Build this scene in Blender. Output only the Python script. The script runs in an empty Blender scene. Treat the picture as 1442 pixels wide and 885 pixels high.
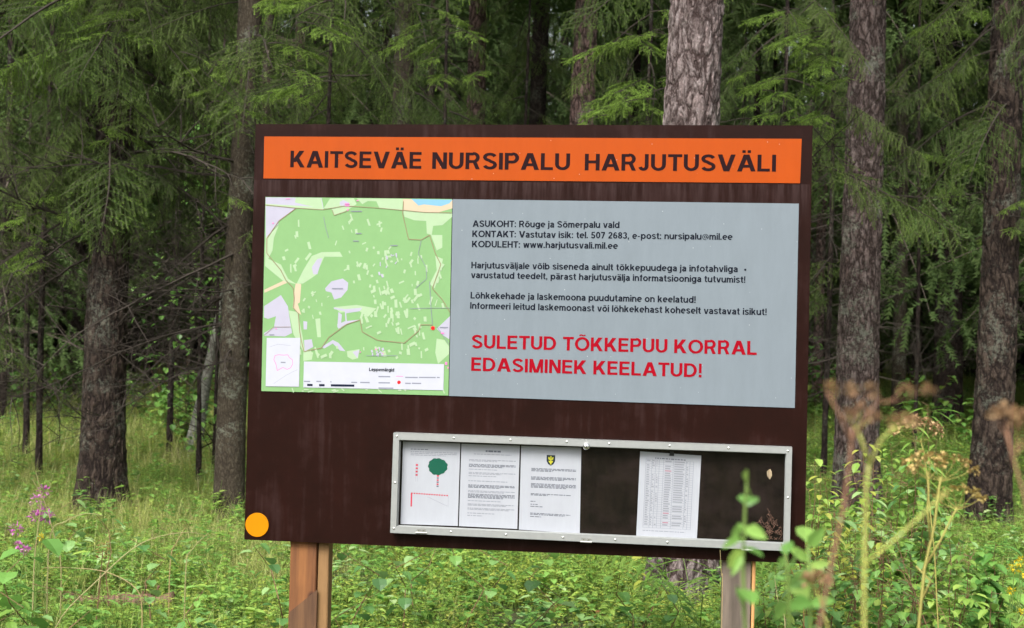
import bpy, math, random
import numpy as np
from mathutils import Vector, Matrix

# ------------------------------------------------------------------ camera, world, sun
S = bpy.context.scene
COL = S.collection
EYE = Vector((0, 0, 1.5))
PITCH, ROLL, FPX = math.radians(1.18), math.radians(1.33), 2000.0
Fw = Vector((0, math.cos(PITCH), math.sin(PITCH)))
Up0 = Vector((0, -math.sin(PITCH), math.cos(PITCH)))
X0 = Vector((1, 0, 0))
Rt = X0 * math.cos(ROLL) + Up0 * math.sin(ROLL)
Up = Up0 * math.cos(ROLL) - X0 * math.sin(ROLL)
cam = bpy.data.cameras.new('camera')
cam.sensor_width = 36.0
cam.lens = 36.0 * FPX / 1442.0
cam.clip_end = 600
cam.clip_start = 0.05
cam.dof.use_dof = True
cam.dof.focus_distance = 5.0
cam.dof.aperture_fstop = 7.0
camo = bpy.data.objects.new('camera', cam)
M = Matrix((Rt, Up, -Fw)).transposed().to_4x4()
M.translation = EYE
camo.matrix_world = M
COL.objects.link(camo)
S.camera = camo

SUN_EL, SUN_AZ = math.radians(50), math.radians(205)     # high, soft, from behind the viewer
w = bpy.data.worlds.new('World'); S.world = w; w.use_nodes = True
nt = w.node_tree
bg = nt.nodes['Background']
sky = nt.nodes.new('ShaderNodeTexSky'); sky.sky_type = 'NISHITA'; sky.sun_disc = False
sky.sun_elevation = SUN_EL; sky.sun_rotation = SUN_AZ
sky.dust_density = 4.0; sky.air_density = 1.3
hs = nt.nodes.new('ShaderNodeHueSaturation'); hs.inputs['Saturation'].default_value = 0.3
nt.links.new(sky.outputs[0], hs.inputs['Color']); nt.links.new(hs.outputs[0], bg.inputs[0])
bg.inputs[1].default_value = 0.15
sl = bpy.data.lights.new('sun', 'SUN'); sl.energy = 1.5; sl.angle = math.radians(25); sl.color = (1, 0.97, 0.92)
so = bpy.data.objects.new('sun', sl)
sd = Vector((math.sin(SUN_AZ) * math.cos(SUN_EL), math.cos(SUN_AZ) * math.cos(SUN_EL), math.sin(SUN_EL)))
so.rotation_euler = sd.to_track_quat('Z', 'Y').to_euler(); so.location = (0, 0, 30)
COL.objects.link(so)
S.view_settings.view_transform = 'Standard'; S.view_settings.look = 'None'
S.view_settings.exposure = 1.35; S.view_settings.gamma = 1.0
S.cycles.max_bounces = 8; S.cycles.diffuse_bounces = 5; S.cycles.glossy_bounces = 3
S.cycles.transparent_max_bounces = 8; S.cycles.transmission_bounces = 4
S.cycles.use_denoising = True; S.cycles.volume_bounces = 0

rnd = random.Random(11)
U = rnd.uniform
PI = math.pi

# ------------------------------------------------------------------ placing
def ray(px, py):
    return Rt * ((px - 721) / FPX) + Up * (-(py - 442.5) / FPX) + Fw
def at(px, py, D):
    d = ray(px, py); return EYE + d * (D / d.y)
def ground_z(x, y):
    t = max(0.0, y - 12.3)
    z = 1.9 * (1 - math.exp(-t / 42.0)) + 0.0 * x
    z += 0.035 * math.sin(x * 1.1 + 0.6) * math.sin(y * 0.9) + 0.02 * math.sin(x * 2.7 + y * 1.9)
    if y > 45: z += (min(y, 110) - 45) * 0.05
    return z
def on_ground(px, D):
    p = at(px, 480, D)
    return Vector((p.x, D, ground_z(p.x, D)))

# ------------------------------------------------------------------ materials
def srgb(r, g, b):
    f = lambda c: (c / 255 / 12.92) if c / 255 <= 0.04045 else ((c / 255 + 0.055) / 1.055) ** 2.4
    return (f(r), f(g), f(b), 1)
def L(*c): return (c[0], c[1], c[2], 1)
class NT:
    def __init__(s, name):
        s.m = bpy.data.materials.new(name); s.m.use_nodes = True; s.t = s.m.node_tree
        s.b = s.t.nodes['Principled BSDF']; s.out = s.t.nodes['Material Output']
    def n(s, typ, **k):
        o = s.t.nodes.new(typ)
        for a, v in k.items():
            if a.startswith('i_'): o.inputs[a[2:].replace('_', ' ')].default_value = v
            else: setattr(o, a, v)
        return o
    def l(s, a, b): s.t.links.new(a, b)
    def coord(s, scale=(1, 1, 1), kind='Object'):
        tc = s.n('ShaderNodeTexCoord'); mp = s.n('ShaderNodeMapping'); mp.inputs['Scale'].default_value = scale
        s.l(tc.outputs[kind], mp.inputs[0]); return mp.outputs[0]
    def noise(s, co, sc, det=4, rough=0.6):
        o = s.n('ShaderNodeTexNoise'); o.inputs['Scale'].default_value = sc; o.inputs['Detail'].default_value = det
        o.inputs['Roughness'].default_value = rough; s.l(co, o.inputs['Vector']); return o.outputs['Fac']
    def ramp(s, fac, stops):
        o = s.n('ShaderNodeValToRGB'); e = o.color_ramp.elements
        while len(e) < len(stops): e.new(0.5)
        for k, (p, c) in enumerate(stops): e[k].position = p; e[k].color = c
        s.l(fac, o.inputs[0]); return o.outputs[0]
    def mix(s, f, a, b, typ='MIX'):
        o = s.n('ShaderNodeMix', data_type='RGBA', blend_type=typ)
        for v, k in ((f, 0), (a, 6), (b, 7)):
            if hasattr(v, 'default_value') or hasattr(v, 'is_linked'): s.l(v, o.inputs[k])
            else: o.inputs[k].default_value = v
        return o.outputs[2]
    def math(s, op, a, b=0.0):
        o = s.n('ShaderNodeMath', operation=op)
        for v, k in ((a, 0), (b, 1)):
            if hasattr(v, 'is_linked'): s.l(v, o.inputs[k])
            else: o.inputs[k].default_value = v
        return o.outputs[0]
    def bump(s, h, strength=0.5, dist=0.01):
        o = s.n('ShaderNodeBump'); o.inputs['Strength'].default_value = strength; o.inputs['Distance'].default_value = dist
        s.l(h, o.inputs['Height']); s.l(o.outputs[0], s.b.inputs['Normal'])
    def base(s, c):
        if hasattr(c, 'is_linked'): s.l(c, s.b.inputs['Base Color'])
        else: s.b.inputs['Base Color'].default_value = c
    def set(s, **k):
        for a, v in k.items(): s.b.inputs[a.replace('_', ' ')].default_value = v
        return s

def plain(name, col, rough=0.6, var=0.12, sc=20, metal=0.0):
    t = NT(name); c = t.coord(); f = t.noise(c, sc)
    a = tuple(x * (1 - var) for x in col[:3]) + (1,); b = tuple(min(1, x * (1 + var)) for x in col[:3]) + (1,)
    t.base(t.ramp(f, [(0.3, a), (0.7, b)])); t.set(Roughness=rough, Metallic=metal)
    if not metal: t.b.inputs['Specular IOR Level'].default_value = 0.1
    return t.m

def leafy(name, cols, trans=0.35, rough=0.45, spec=0.3, tipcol=None, rnd_sc=0.35):
    """leaf: per-instance and spatial colour variety, light passes through"""
    t = NT(name)
    oi = t.n('ShaderNodeObjectInfo')
    geo = t.n('ShaderNodeNewGeometry')
    f = t.math('MULTIPLY', t.math('ADD', oi.outputs['Random'], geo.outputs['Random Per Island']), 0.5)
    n = len(cols)
    col = t.ramp(f, [(0.12 + 0.76 * k / (n - 1), L(*c)) for k, c in enumerate(cols)])
    if tipcol:
        a = t.n('ShaderNodeAttribute', attribute_name='tip')
        col = t.mix(a.outputs['Fac'], col, L(*tipcol))
    t.base(col); t.set(Roughness=rough); t.b.inputs['Specular IOR Level'].default_value = spec
    tr = t.n('ShaderNodeBsdfTranslucent'); t.l(col, tr.inputs['Color'])
    mx = t.n('ShaderNodeMixShader'); mx.inputs[0].default_value = trans
    t.l(t.b.outputs[0], mx.inputs[1]); t.l(tr.outputs[0], mx.inputs[2]); t.l(mx.outputs[0], t.out.inputs['Surface'])
    return t.m

def bark(name, plate, plate2, crack, scale=1.0, depth=0.012, moss=0.0):
    t = NT(name)
    co = t.coord((1, 1, 0.38))
    def warp(src, sc, amt):
        wv = t.n('ShaderNodeTexNoise'); wv.inputs['Scale'].default_value = sc; wv.inputs['Detail'].default_value = 5; t.l(src, wv.inputs['Vector'])
        off = t.n('ShaderNodeVectorMath', operation='SCALE'); t.l(wv.outputs['Color'], off.inputs[0]); off.inputs['Scale'].default_value = amt
        ad = t.n('ShaderNodeVectorMath', operation='ADD'); t.l(src, ad.inputs[0]); t.l(off.outputs[0], ad.inputs[1]); return ad.outputs[0]
    w1 = warp(co, 14, 0.12)
    def edge(sc, mx):
        v = t.n('ShaderNodeTexVoronoi', feature='DISTANCE_TO_EDGE'); v.inputs['Scale'].default_value = sc; t.l(w1, v.inputs['Vector'])
        e = t.n('ShaderNodeMapRange'); e.inputs['From Max'].default_value = mx; t.l(v.outputs['Distance'], e.inputs[0]); return e.outputs[0]
    e1 = edge(15 * scale, 0.30); e2 = edge(38 * scale, 0.35)
    v2 = t.n('ShaderNodeTexVoronoi'); v2.inputs['Scale'].default_value = 38 * scale; t.l(w1, v2.inputs['Vector'])
    fine = t.noise(t.coord((1, 1, 0.5)), 95, 8, 0.75); mid = t.noise(t.coord((1, 1, 0.3)), 20, 6, 0.7)
    h = t.math('ADD', t.math('MULTIPLY', e1, 0.42), t.math('MULTIPLY', e2, 0.20))
    h = t.math('ADD', h, t.math('MULTIPLY', mid, 0.55)); h2 = t.math('ADD', h, t.math('MULTIPLY', fine, 0.28))
    sep = t.n('ShaderNodeSeparateColor'); t.l(v2.outputs['Color'], sep.inputs[0])
    pc = t.mix(sep.outputs[0], L(*plate), L(*plate2))
    fl = t.ramp(fine, [(0.36, L(0.5, 0.48, 0.47)), (0.50, L(0.95, 0.95, 0.95)), (0.66, L(1.35, 1.34, 1.34))])
    pc = t.mix(1.0, pc, fl, 'MULTIPLY')
    f = t.ramp(h2, [(0.50, L(0, 0, 0)), (0.86, L(1, 1, 1))])
    col = t.mix(f, L(*crack), pc)
    if moss:
        n_ = t.math('MULTIPLY', t.noise(t.coord(), 3.2, 3, 0.6), t.noise(t.coord(), 40, 6, 0.8))
        lic = t.ramp(n_, [(0.28, L(0, 0, 0)), (0.34, L(moss, moss, moss))])
        col = t.mix(lic, col, L(0.20, 0.215, 0.17))
    t.base(col); t.set(Roughness=0.9); t.b.inputs['Specular IOR Level'].default_value = 0.15
    d = t.n('ShaderNodeDisplacement'); d.inputs['Midlevel'].default_value = 0.6; d.inputs['Scale'].default_value = depth
    t.l(h2, d.inputs['Height']); t.l(d.outputs[0], t.out.inputs['Displacement'])
    t.m.displacement_method = 'BOTH'
    return t.m

M_pine = bark('pine_bark', (0.235, 0.195, 0.19), (0.165, 0.125, 0.12), (0.035, 0.023, 0.021), 1.15, 0.022, 0.2)
M_pine2 = bark('dark_pine_bark', (0.07, 0.052, 0.041), (0.045, 0.031, 0.025), (0.012, 0.008, 0.007), 1.1, 0.022, 0.35)
M_red = bark('reddish_pine_bark', (0.27, 0.18, 0.165), (0.16, 0.10, 0.09), (0.035, 0.022, 0.02), 1.2, 0.016, 0.3)
M_pine3 = bark('lichened_pine_bark', (0.155, 0.122, 0.115), (0.10, 0.07, 0.064), (0.024, 0.016, 0.014), 1.25, 0.018, 0.5)
M_spruce = bark('spruce_bark', (0.078, 0.064, 0.045), (0.06, 0.049, 0.034), (0.03, 0.023, 0.017), 2.6, 0.006, 0.5)
M_dark = bark('dark_bark', (0.05, 0.036, 0.03), (0.033, 0.023, 0.02), (0.013, 0.009, 0.008), 1.2, 0.018, 0.3)  # evenly darker brown bark for far trunks and thin stems
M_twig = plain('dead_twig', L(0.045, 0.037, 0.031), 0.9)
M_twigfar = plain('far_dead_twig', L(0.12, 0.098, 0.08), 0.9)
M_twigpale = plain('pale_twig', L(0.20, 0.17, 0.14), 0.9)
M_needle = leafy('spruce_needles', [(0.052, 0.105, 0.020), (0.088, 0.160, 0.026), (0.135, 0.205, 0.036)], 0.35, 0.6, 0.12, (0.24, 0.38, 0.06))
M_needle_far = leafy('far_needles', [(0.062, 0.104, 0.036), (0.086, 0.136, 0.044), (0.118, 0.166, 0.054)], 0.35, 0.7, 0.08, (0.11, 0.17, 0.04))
M_leaf = leafy('aspen_leaf', [(0.10, 0.24, 0.05), (0.16, 0.34, 0.07), (0.25, 0.45, 0.10), (0.36, 0.48, 0.09)], 0.4, 0.35, 0.5)
M_leafblue = leafy('bluish_leaf', [(0.08, 0.19, 0.055), (0.15, 0.31, 0.085), (0.28, 0.44, 0.16), (0.38, 0.50, 0.22)], 0.35, 0.35, 0.5)
M_leafyellow = leafy('yellowing_leaf', [(0.26, 0.34, 0.05), (0.42, 0.44, 0.08), (0.34, 0.42, 0.12)], 0.4, 0.4, 0.4)
M_bil = leafy('bilberry_leaf', [(0.08, 0.13, 0.02), (0.22, 0.30, 0.045), (0.38, 0.46, 0.08), (0.50, 0.52, 0.13)], 0.4, 0.4, 0.4)
M_herb = leafy('herb_leaf', [(0.10, 0.21, 0.035), (0.20, 0.34, 0.06), (0.34, 0.48, 0.10)], 0.4, 0.4, 0.4)
M_grass = leafy('grass_blade', [(0.18, 0.24, 0.05), (0.33, 0.38, 0.10), (0.46, 0.48, 0.17), (0.58, 0.53, 0.27)], 0.4, 0.5, 0.3)
M_straw = leafy('straw_blade', [(0.30, 0.26, 0.11), (0.42, 0.38, 0.19), (0.45, 0.30, 0.15)], 0.3, 0.6, 0.2)
M_dead = leafy('rusty_leaf', [(0.16, 0.07, 0.03), (0.24, 0.12, 0.05), (0.30, 0.20, 0.08)], 0.3, 0.7, 0.2)
M_stem = plain('green_stem', L(0.13, 0.20, 0.05), 0.5)
M_stembrown = plain('brown_stem', L(0.17, 0.10, 0.06), 0.7)
M_purple = leafy('purple_petal', [(0.42, 0.08, 0.34), (0.60, 0.18, 0.50), (0.72, 0.32, 0.62)], 0.3)
M_yellow = leafy('yellow_petal', [(0.75, 0.55, 0.02), (0.85, 0.68, 0.05)], 0.3)

# ------------------------------------------------------------------ mesh building
class MB:
    def __init__(s): s.v = []; s.f = []; s.mi = []; s.tip = []
    def add(s, vs, fs, mi=0, tip=0.0):
        o = len(s.v); s.v.extend(vs); s.f.extend([tuple(i + o for i in f) for f in fs]); s.mi.extend([mi] * len(fs))
        s.tip.extend([tip] * len(vs))
    def box(s, a, b, mi=0):
        x0, y0, z0 = a; x1, y1, z1 = b
        s.add([(x0, y0, z0), (x1, y0, z0), (x1, y1, z0), (x0, y1, z0), (x0, y0, z1), (x1, y0, z1), (x1, y1, z1), (x0, y1, z1)],
              [(0, 3, 2, 1), (4, 5, 6, 7), (0, 1, 5, 4), (1, 2, 6, 5), (2, 3, 7, 6), (3, 0, 4, 7)], mi)
    def tube(s, pts, rad, n=5, mi=0, cap=True, tip=0.0):
        pts = [Vector(p) for p in pts]; vs = []; m = len(pts)
        r = rad if hasattr(rad, '__len__') else [rad] * m
        ref = None
        for i, p in enumerate(pts):
            d = (pts[min(i + 1, m - 1)] - pts[max(i - 1, 0)])
            d = d.normalized() if d.length > 1e-9 else Vector((0, 0, 1))
            if ref is None:
                ref = d.orthogonal().normalized()
            a = (ref - d * ref.dot(d)); a = a.normalized() if a.length > 1e-6 else d.orthogonal().normalized(); ref = a
            b = d.cross(a)
            for k in range(n):
                t = 2 * PI * k / n; vs.append(tuple(p + (a * math.cos(t) + b * math.sin(t)) * r[i]))
        fs = [(i * n + k, i * n + (k + 1) % n, (i + 1) * n + (k + 1) % n, (i + 1) * n + k) for i in range(m - 1) for k in range(n)]
        if cap: fs.append(tuple(range(n))[::-1]); fs.append(tuple(range((m - 1) * n, m * n)))
        s.add(vs, fs, mi, tip)
    def leaf(s, base, d, up, ln, wd, mi=0, fold=0.15, droop=0.2, tip=0.0, shape='oval'):
        """one leaf: a creased blade of eight triangles"""
        d = Vector(d).normalized(); up = Vector(up); sd = d.cross(up)
        sd = sd.normalized() if sd.length > 1e-6 else d.orthogonal().normalized(); nn = sd.cross(d)
        prof = {'oval': [(0, 0), (.3, .5), (.68, .42), (1, 0)], 'round': [(0, 0), (.18, .5), (.6, .48), (1, 0)],
                'lance': [(0, 0), (.25, .5), (.65, .3), (1, 0)]}[shape]
        vs = []; b = Vector(base)
        for t, wf in prof:
            c = b + d * (ln * t) - nn * (droop * ln * t * t)
            if wf == 0: vs.append(tuple(c))
            else:
                e = nn * (fold * wd)
                vs += [tuple(c - sd * wd * wf + e), tuple(c), tuple(c + sd * wd * wf + e)]
        s.add(vs, [(0, 2, 1), (0, 3, 2), (1, 2, 5, 4), (2, 3, 6, 5), (4, 5, 7), (5, 6, 7)], mi, tip)
    def blade(s, base, az, ln, wd, bend, mi=0, seg=4, lean=0.15):
        d = Vector((math.cos(az), math.sin(az), 0)); sd = Vector((-d.y, d.x, 0)); p = Vector(base); vs = []; a = lean
        for i in range(seg + 1):
            wq = wd * (1 - (i / seg) ** 1.5) * 0.5
            if i < seg: vs += [tuple(p - sd * wq), tuple(p + sd * wq)]
            else: vs.append(tuple(p))
            p = p + (d * math.sin(a) + Vector((0, 0, math.cos(a)))) * (ln / seg); a += bend / seg
        fs = [(2 * i, 2 * i + 1, 2 * i + 3, 2 * i + 2) for i in range(seg - 1)] + [(2 * seg - 2, 2 * seg - 1, 2 * seg)]
        s.add(vs, fs, mi)
    def mesh(s, name, mats, smooth=False):
        me = bpy.data.meshes.new(name); me.from_pydata([tuple(v) for v in s.v], [], s.f)
        for m in (mats if isinstance(mats, (list, tuple)) else [mats]): me.materials.append(m)
        me.polygons.foreach_set('material_index', s.mi)
        if smooth: me.polygons.foreach_set('use_smooth', [True] * len(s.f))
        if any(s.tip):
            a = me.attributes.new('tip', 'FLOAT', 'POINT'); a.data.foreach_set('value', s.tip)
        me.update(); return me
    def obj(s, name, mats, parent=None, smooth=False):
        return link(name, s.mesh(name, mats, smooth), parent)
def link(name, me, parent=None, loc=None, rot=None, scale=None):
    o = bpy.data.objects.new(name, me); COL.objects.link(o)
    if parent: o.parent = parent
    if loc is not None: o.location = loc
    if rot is not None: o.rotation_euler = rot
    if scale is not None: o.scale = scale if hasattr(scale, '__len__') else (scale,) * 3
    return o
def tag(o, label=None, cat=None, group=None, kind=None):
    if label: o['label'] = label
    if cat: o['category'] = cat
    if group: o['group'] = group
    if kind: o['kind'] = kind
    return o
def thing(name, loc, label, cat, group=None, rot=None):
    o = link(name, None, None, loc, rot); o.empty_display_size = 0.2
    return tag(o, label, cat, group)
def dup(o, parent=None):
    c = o.copy(); COL.objects.link(c); c.parent = parent
    for ch in list(o.children): dup(ch, c)
    return c

# ------------------------------------------------------------------ ground
t = NT('forest_floor'); c = t.coord()
f1 = t.noise(c, 1.3, 6, 0.7); f2 = t.noise(c, 22, 6, 0.75)
ca = t.ramp(f2, [(0.35, L(0.022, 0.02, 0.01)), (0.58, L(0.12, 0.14, 0.035)), (0.75, L(0.27, 0.31, 0.08))])
cb = t.ramp(f2, [(0.3, L(0.03, 0.02, 0.012)), (0.7, L(0.12, 0.085, 0.05))])
t.base(t.mix(t.ramp(f1, [(0.5, L(0, 0, 0)), (0.66, L(0.8, 0.8, 0.8))]), ca, cb)); t.set(Roughness=1.0)
t.bump(f2, 1.0, 0.06)
M_floor = t.m
xs = sorted(set([round(-12 + 0.2 * i, 3) for i in range(121)] + [-147, -100, -70, -50, -38, -30, -24, -19, -15.5, 15.5, 19, 24, 30, 38, 50, 70, 100, 147]))
ys = sorted(set([round(1 + 0.2 * i, 3) for i in range(126)] + [-117, -80, -50, -30, -18, -10, -5, -2, 28, 31, 35, 40, 45, 52, 62, 75, 90, 119]))
vs = [(x, y, ground_z(x, y) + 0.03 * math.sin(3.1 * x) * math.cos(4.3 * y)) for y in ys for x in xs]
vs_ground = vs; nx = len(xs)
me = bpy.data.meshes.new('forest_floor')
me.from_pydata(vs, [], [(j * nx + i, j * nx + i + 1, (j + 1) * nx + i + 1, (j + 1) * nx + i) for j in range(len(ys) - 1) for i in range(nx - 1)])
me.polygons.foreach_set('use_smooth', [True] * len(me.polygons)); me.materials.append(M_floor)
tag(link('ground', me), kind='structure')

# ------------------------------------------------------------------ trunks and boughs
def pnoise(rng, k):
    ph = [(rng.uniform(0, 6.28), rng.uniform(0, 6.28)) for _ in range(k)]
    return lambda a, z: sum(math.sin((i + 1) * a + p[0]) * math.sin((0.5 + 0.7 * i) * z + p[1]) / (i + 1.5) for i, p in enumerate(ph))
def trunk_mesh(name, mat, r, H, lean, na=24, dz=0.2, seed=0, flare=0.35, dense_to=None):
    """tapered trunk from z=-0.15 to H, lean = horizontal drift per metre; finer rings up to dense_to"""
    rng = random.Random(seed); f = pnoise(rng, 4); zs = []; z = -0.15
    while z < min(dense_to or H, H - .01): zs.append(z); z += dz
    while z < H: zs.append(z); z += 0.8
    zs.append(H); vs = []; lob = rng.uniform(0, 6)
    for z in zs:
        zz = max(z, 0); rr = r * (1 - 0.9 * zz / (H * 1.05)) * (1 + flare * math.exp(-zz / 0.28) * 1.0)
        cx = lean[0] * zz + 0.02 * math.sin(zz * 0.9 + seed); cy = lean[1] * zz
        for k in range(na):
            a = 2 * PI * k / na
            q = rr * (1 + 0.035 * f(a, z) + 0.16 * flare / 0.35 * math.exp(-zz / 0.22) * math.sin(4 * a + lob))
            vs.append((cx + q * math.cos(a), cy + q * math.sin(a), z))
    me = bpy.data.meshes.new(name); m = len(zs)
    me.from_pydata(vs, [], [(j * na + k, j * na + (k + 1) % na, (j + 1) * na + (k + 1) % na, (j + 1) * na + k) for j in range(m - 1) for k in range(na)])
    me.polygons.foreach_set('use_smooth', [True] * len(me.polygons)); me.materials.append(mat); return me

def bough_mesh(name, seed, Lb=1.8, needle=0.017, step=0.0055, hang=0.5, mat=None, far=False, tipamt=1.0, bare=0.25, nw=0.10, tip0=.45):
    """a drooping spruce bough along +X: limb, side twigs, hanging twiglets, all set with needles"""
    rng = random.Random(seed); mb = MB()
    def axis(t):
        return Vector((Lb * t, 0.05 * math.sin(3 * t + seed), -0.42 * Lb * t ** 1.7 + 0.16 * Lb * max(0, t - 0.6) ** 1.2))
    pts = [axis(i / 10) for i in range(11)]
    mb.tube(pts, [0.013 * (1 - 0.85 * i / 10) for i in range(11)], 4, 1)
    def needles(p0, d0, ln, sag, tipf):
        """twig from p0 with direction d0 and needles both sides"""
        n = max(2, int(ln / step)); d = Vector(d0).normalized(); p = Vector(p0)
        up = Vector((0, 0, 1)); q = [tuple(p)]
        for i in range(n):
            d = (d + Vector((0, 0, -sag)) * (ln / n) * 6).normalized()
            p2 = p + d * (ln / n); sdv = d.cross(up)
            sdv = sdv.normalized() if sdv.length > 1e-4 else Vector((1, 0, 0)); uu = sdv.cross(d)
            for sgn in (-1, 1):
                a = rng.uniform(-0.5, 1.3)
                nd = (d * 0.75 + sdv * sgn * math.cos(a) + uu * math.sin(a)).normalized()
                nl = needle * rng.uniform(0.8, 1.2); wv = d * (needle * (nw if not far else 0.3))
                tp = min(1.0, tipf * max(0.0, (i / n - tip0) * 2.2)) * rng.uniform(0.6, 1)
                mb.add([tuple(p - wv), tuple(p + wv), tuple(p + nd * nl)], [(0, 1, 2)], 0, tp)
            p = p2
            if i % 3 == 2: q.append(tuple(p))
        if not far: mb.tube(q, 0.0022, 3, 1, False)
        return p
    ns = int(Lb / (0.075 if not far else 0.14)); side = 1
    for i in range(ns):
        tt = bare + (1 - bare) * (i + rng.uniform(0, 1)) / ns
        if tt > 1: tt = 0.99
        p = axis(tt); side = -side; tan = (axis(min(1, tt + 0.02)) - axis(tt - 0.02)).normalized()
        prof = 0.42 * Lb * (1 - tt) ** 0.7 + 0.10
        if tt < 0.5: prof *= 0.5 + tt
        ln = prof * rng.uniform(0.65, 1.1); ang = rng.uniform(0.75, 1.15)
        d = (tan * math.cos(ang) + Vector((0, side, 0)) * math.sin(ang) + Vector((0, 0, rng.uniform(-0.25, 0.1)))).normalized()
        tf = tipamt * rng.uniform(0.2, 1)
        needles(p, d, ln, 0.10, tf)
        # second-order twiglets, many of them hanging
        m = int(ln / (0.05 if not far else 0.11)); pp = Vector(p); dd = Vector(d)
        for k in range(m):
            dd = (dd + Vector((0, 0, -0.10)) * (ln / m) * 6).normalized(); pp = pp + dd * (ln / m)
            for sg in (-1, 1):
                if rng.random() < 0.25: continue
                sd2 = dd.cross(Vector((0, 0, 1))) * sg
                if rng.random() < hang: d2 = dd * 0.3 + sd2 * 0.25 + Vector((0, 0, -1)); l2 = rng.uniform(0.08, 0.24); sg2 = 0.1
                else: d2 = dd * 0.8 + sd2 * 0.8 + Vector((0, 0, -0.15)); l2 = rng.uniform(0.05, 0.13) ; sg2 = 0.1
                needles(pp, d2, l2 * (1 if not far else 1.3), sg2, tf)
    needles(axis(0.97), (1, 0, -0.1), 0.14, 0, tipamt)
    return mb.mesh(name, [mat or M_needle, M_twig])

BOUGH = [bough_mesh('bough', 100 + i, Lb=[1.5, 1.8, 1.3, 1.6, 1.1][i], hang=[.45, .6, .3, .7, .25][i], tipamt=[.8, .5, 1.0, .4, 1.0][i]) for i in range(5)]
BRIGHT = [bough_mesh('bough', 150 + i, Lb=[1.1, 1.3, 0.9][i], hang=.10, tipamt=2.6, bare=.4, step=.0045, needle=.019, nw=.15, tip0=.15) for i in range(3)]  # paler tips: fresh growth, with light on whole boughs put into the colour
BOUGHF = [bough_mesh('bough', 200 + i, Lb=1.8, needle=0.05, step=0.03, hang=.6, mat=M_needle_far, far=True, tipamt=.35) for i in range(3)]

def dead_branch_mesh(name, seed, Lb=1.4, fine=True, mat=M_twig, r0=0.011, thick=1.0):
    rng = random.Random(seed); mb = MB()
    def grow(p, d, ln, r, depth):
        n = max(3, int(ln / 0.12)); pts = [Vector(p)]; dd = Vector(d).normalized()
        for i in range(n):
            dd = (dd + Vector((rng.uniform(-.16, .16), rng.uniform(-.16, .16), rng.uniform(-.16, .12)))).normalized()
            pts.append(pts[-1] + dd * ln / n)
        mb.tube(pts, [r * (1 - 0.8 * i / n) for i in range(n + 1)], 4 if r > 0.004 else 3, 0, False)
        if depth > 0:
            for i in range(1, n + 1):
                for _ in range(2 if fine else 1):
                    if rng.random() < 0.72:
                        sd = Vector((rng.uniform(-1, 1), rng.uniform(-1, 1), rng.uniform(-.9, .45))).normalized()
                        grow(pts[i], dd * 0.6 + sd, ln * rng.uniform(0.16, 0.42), r * 0.42, depth - 1)
    grow((0, 0, 0), (1, 0, -0.15), Lb, r0 * thick, 2 if fine else 1)
    return mb.mesh(name, mat)
DEADB = [dead_branch_mesh('dead_branch', 300 + i, [1.2, 1.6, 0.9, 1.9][i]) for i in range(4)]

def add_boughs(tree, lean, z0, z1, r, n, rng, meshes=BOUGH, name='bough', smin=0.8, smax=1.4, az=None, dn=(-0.1, 0.25)):
    for i in range(n):
        z = z0 + (z1 - z0) * (i + rng.random()) / n
        a = rng.uniform(0, 2 * PI) if az is None else rng.uniform(*az)
        sc = rng.uniform(smin, smax)
        link(name, rng.choice(meshes), tree, (lean[0] * z + r * 0.8 * math.cos(a), lean[1] * z + r * 0.8 * math.sin(a), z),
             (rng.uniform(-.45, .45), rng.uniform(*dn), a), (sc, sc * rng.uniform(.7, 1.2), sc * rng.uniform(.8, 1.3)))

def high_crown(seed, z0, z1, rad, n):
    """upper crown as one joined part: many leafy sprays spread through its volume"""
    rng = random.Random(seed); mb = MB()
    for i in range(n):
        z = rng.uniform(z0, z1); q = rad * (1 - 0.75 * (z - z0) / (z1 - z0)) * math.sqrt(rng.random()); a = rng.uniform(0, 6.28)
        c = Vector((q * math.cos(a), q * math.sin(a), z - 0.3 * q))
        for k in range(14):
            d = Vector((rng.gauss(0, 1), rng.gauss(0, 1), rng.gauss(0, .5))).normalized(); s1 = d.orthogonal().normalized() * rng.uniform(.02, .05)
            b = c + d * rng.uniform(0, .25)
            mb.add([tuple(b - s1), tuple(b + s1), tuple(b + d * rng.uniform(.15, .35))], [(0, 1, 2)], 0)
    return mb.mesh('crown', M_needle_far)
CROWNS = [high_crown(1, 6.5, 17, 2.6, 1300), high_crown(2, 5.5, 16, 2.3, 1200)]

def tree(name, pxb, D, wpx, lean_px, mat, label, H=17, seed=1, na=28, dz=0.12, dense=True, cat='tree', flare=.35, group=None, crown=0):
    """pxb: pixel column where the trunk meets the ground at distance D; wpx: width in pixels; lean_px: drift in px per 100px up"""
    b = on_ground(pxb, D)
    th = thing(name, b, label, cat, group)
    lean = (lean_px / 100.0 - math.tan(ROLL), 0.0)
    r = wpx / FPX * D / 2
    me = trunk_mesh('trunk', mat, r, H, lean, na, dz, seed, flare, dense_to=max(2.5, 0.28 * D + 1.5) if dense else 1.0)
    link('trunk', me, th)
    if crown is not None and D > 14:
        link('crown', CROWNS[crown % 2], th, (lean[0] * 10, 0, 0), (0, 0, seed * 1.7))
    return th, lean, r

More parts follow.
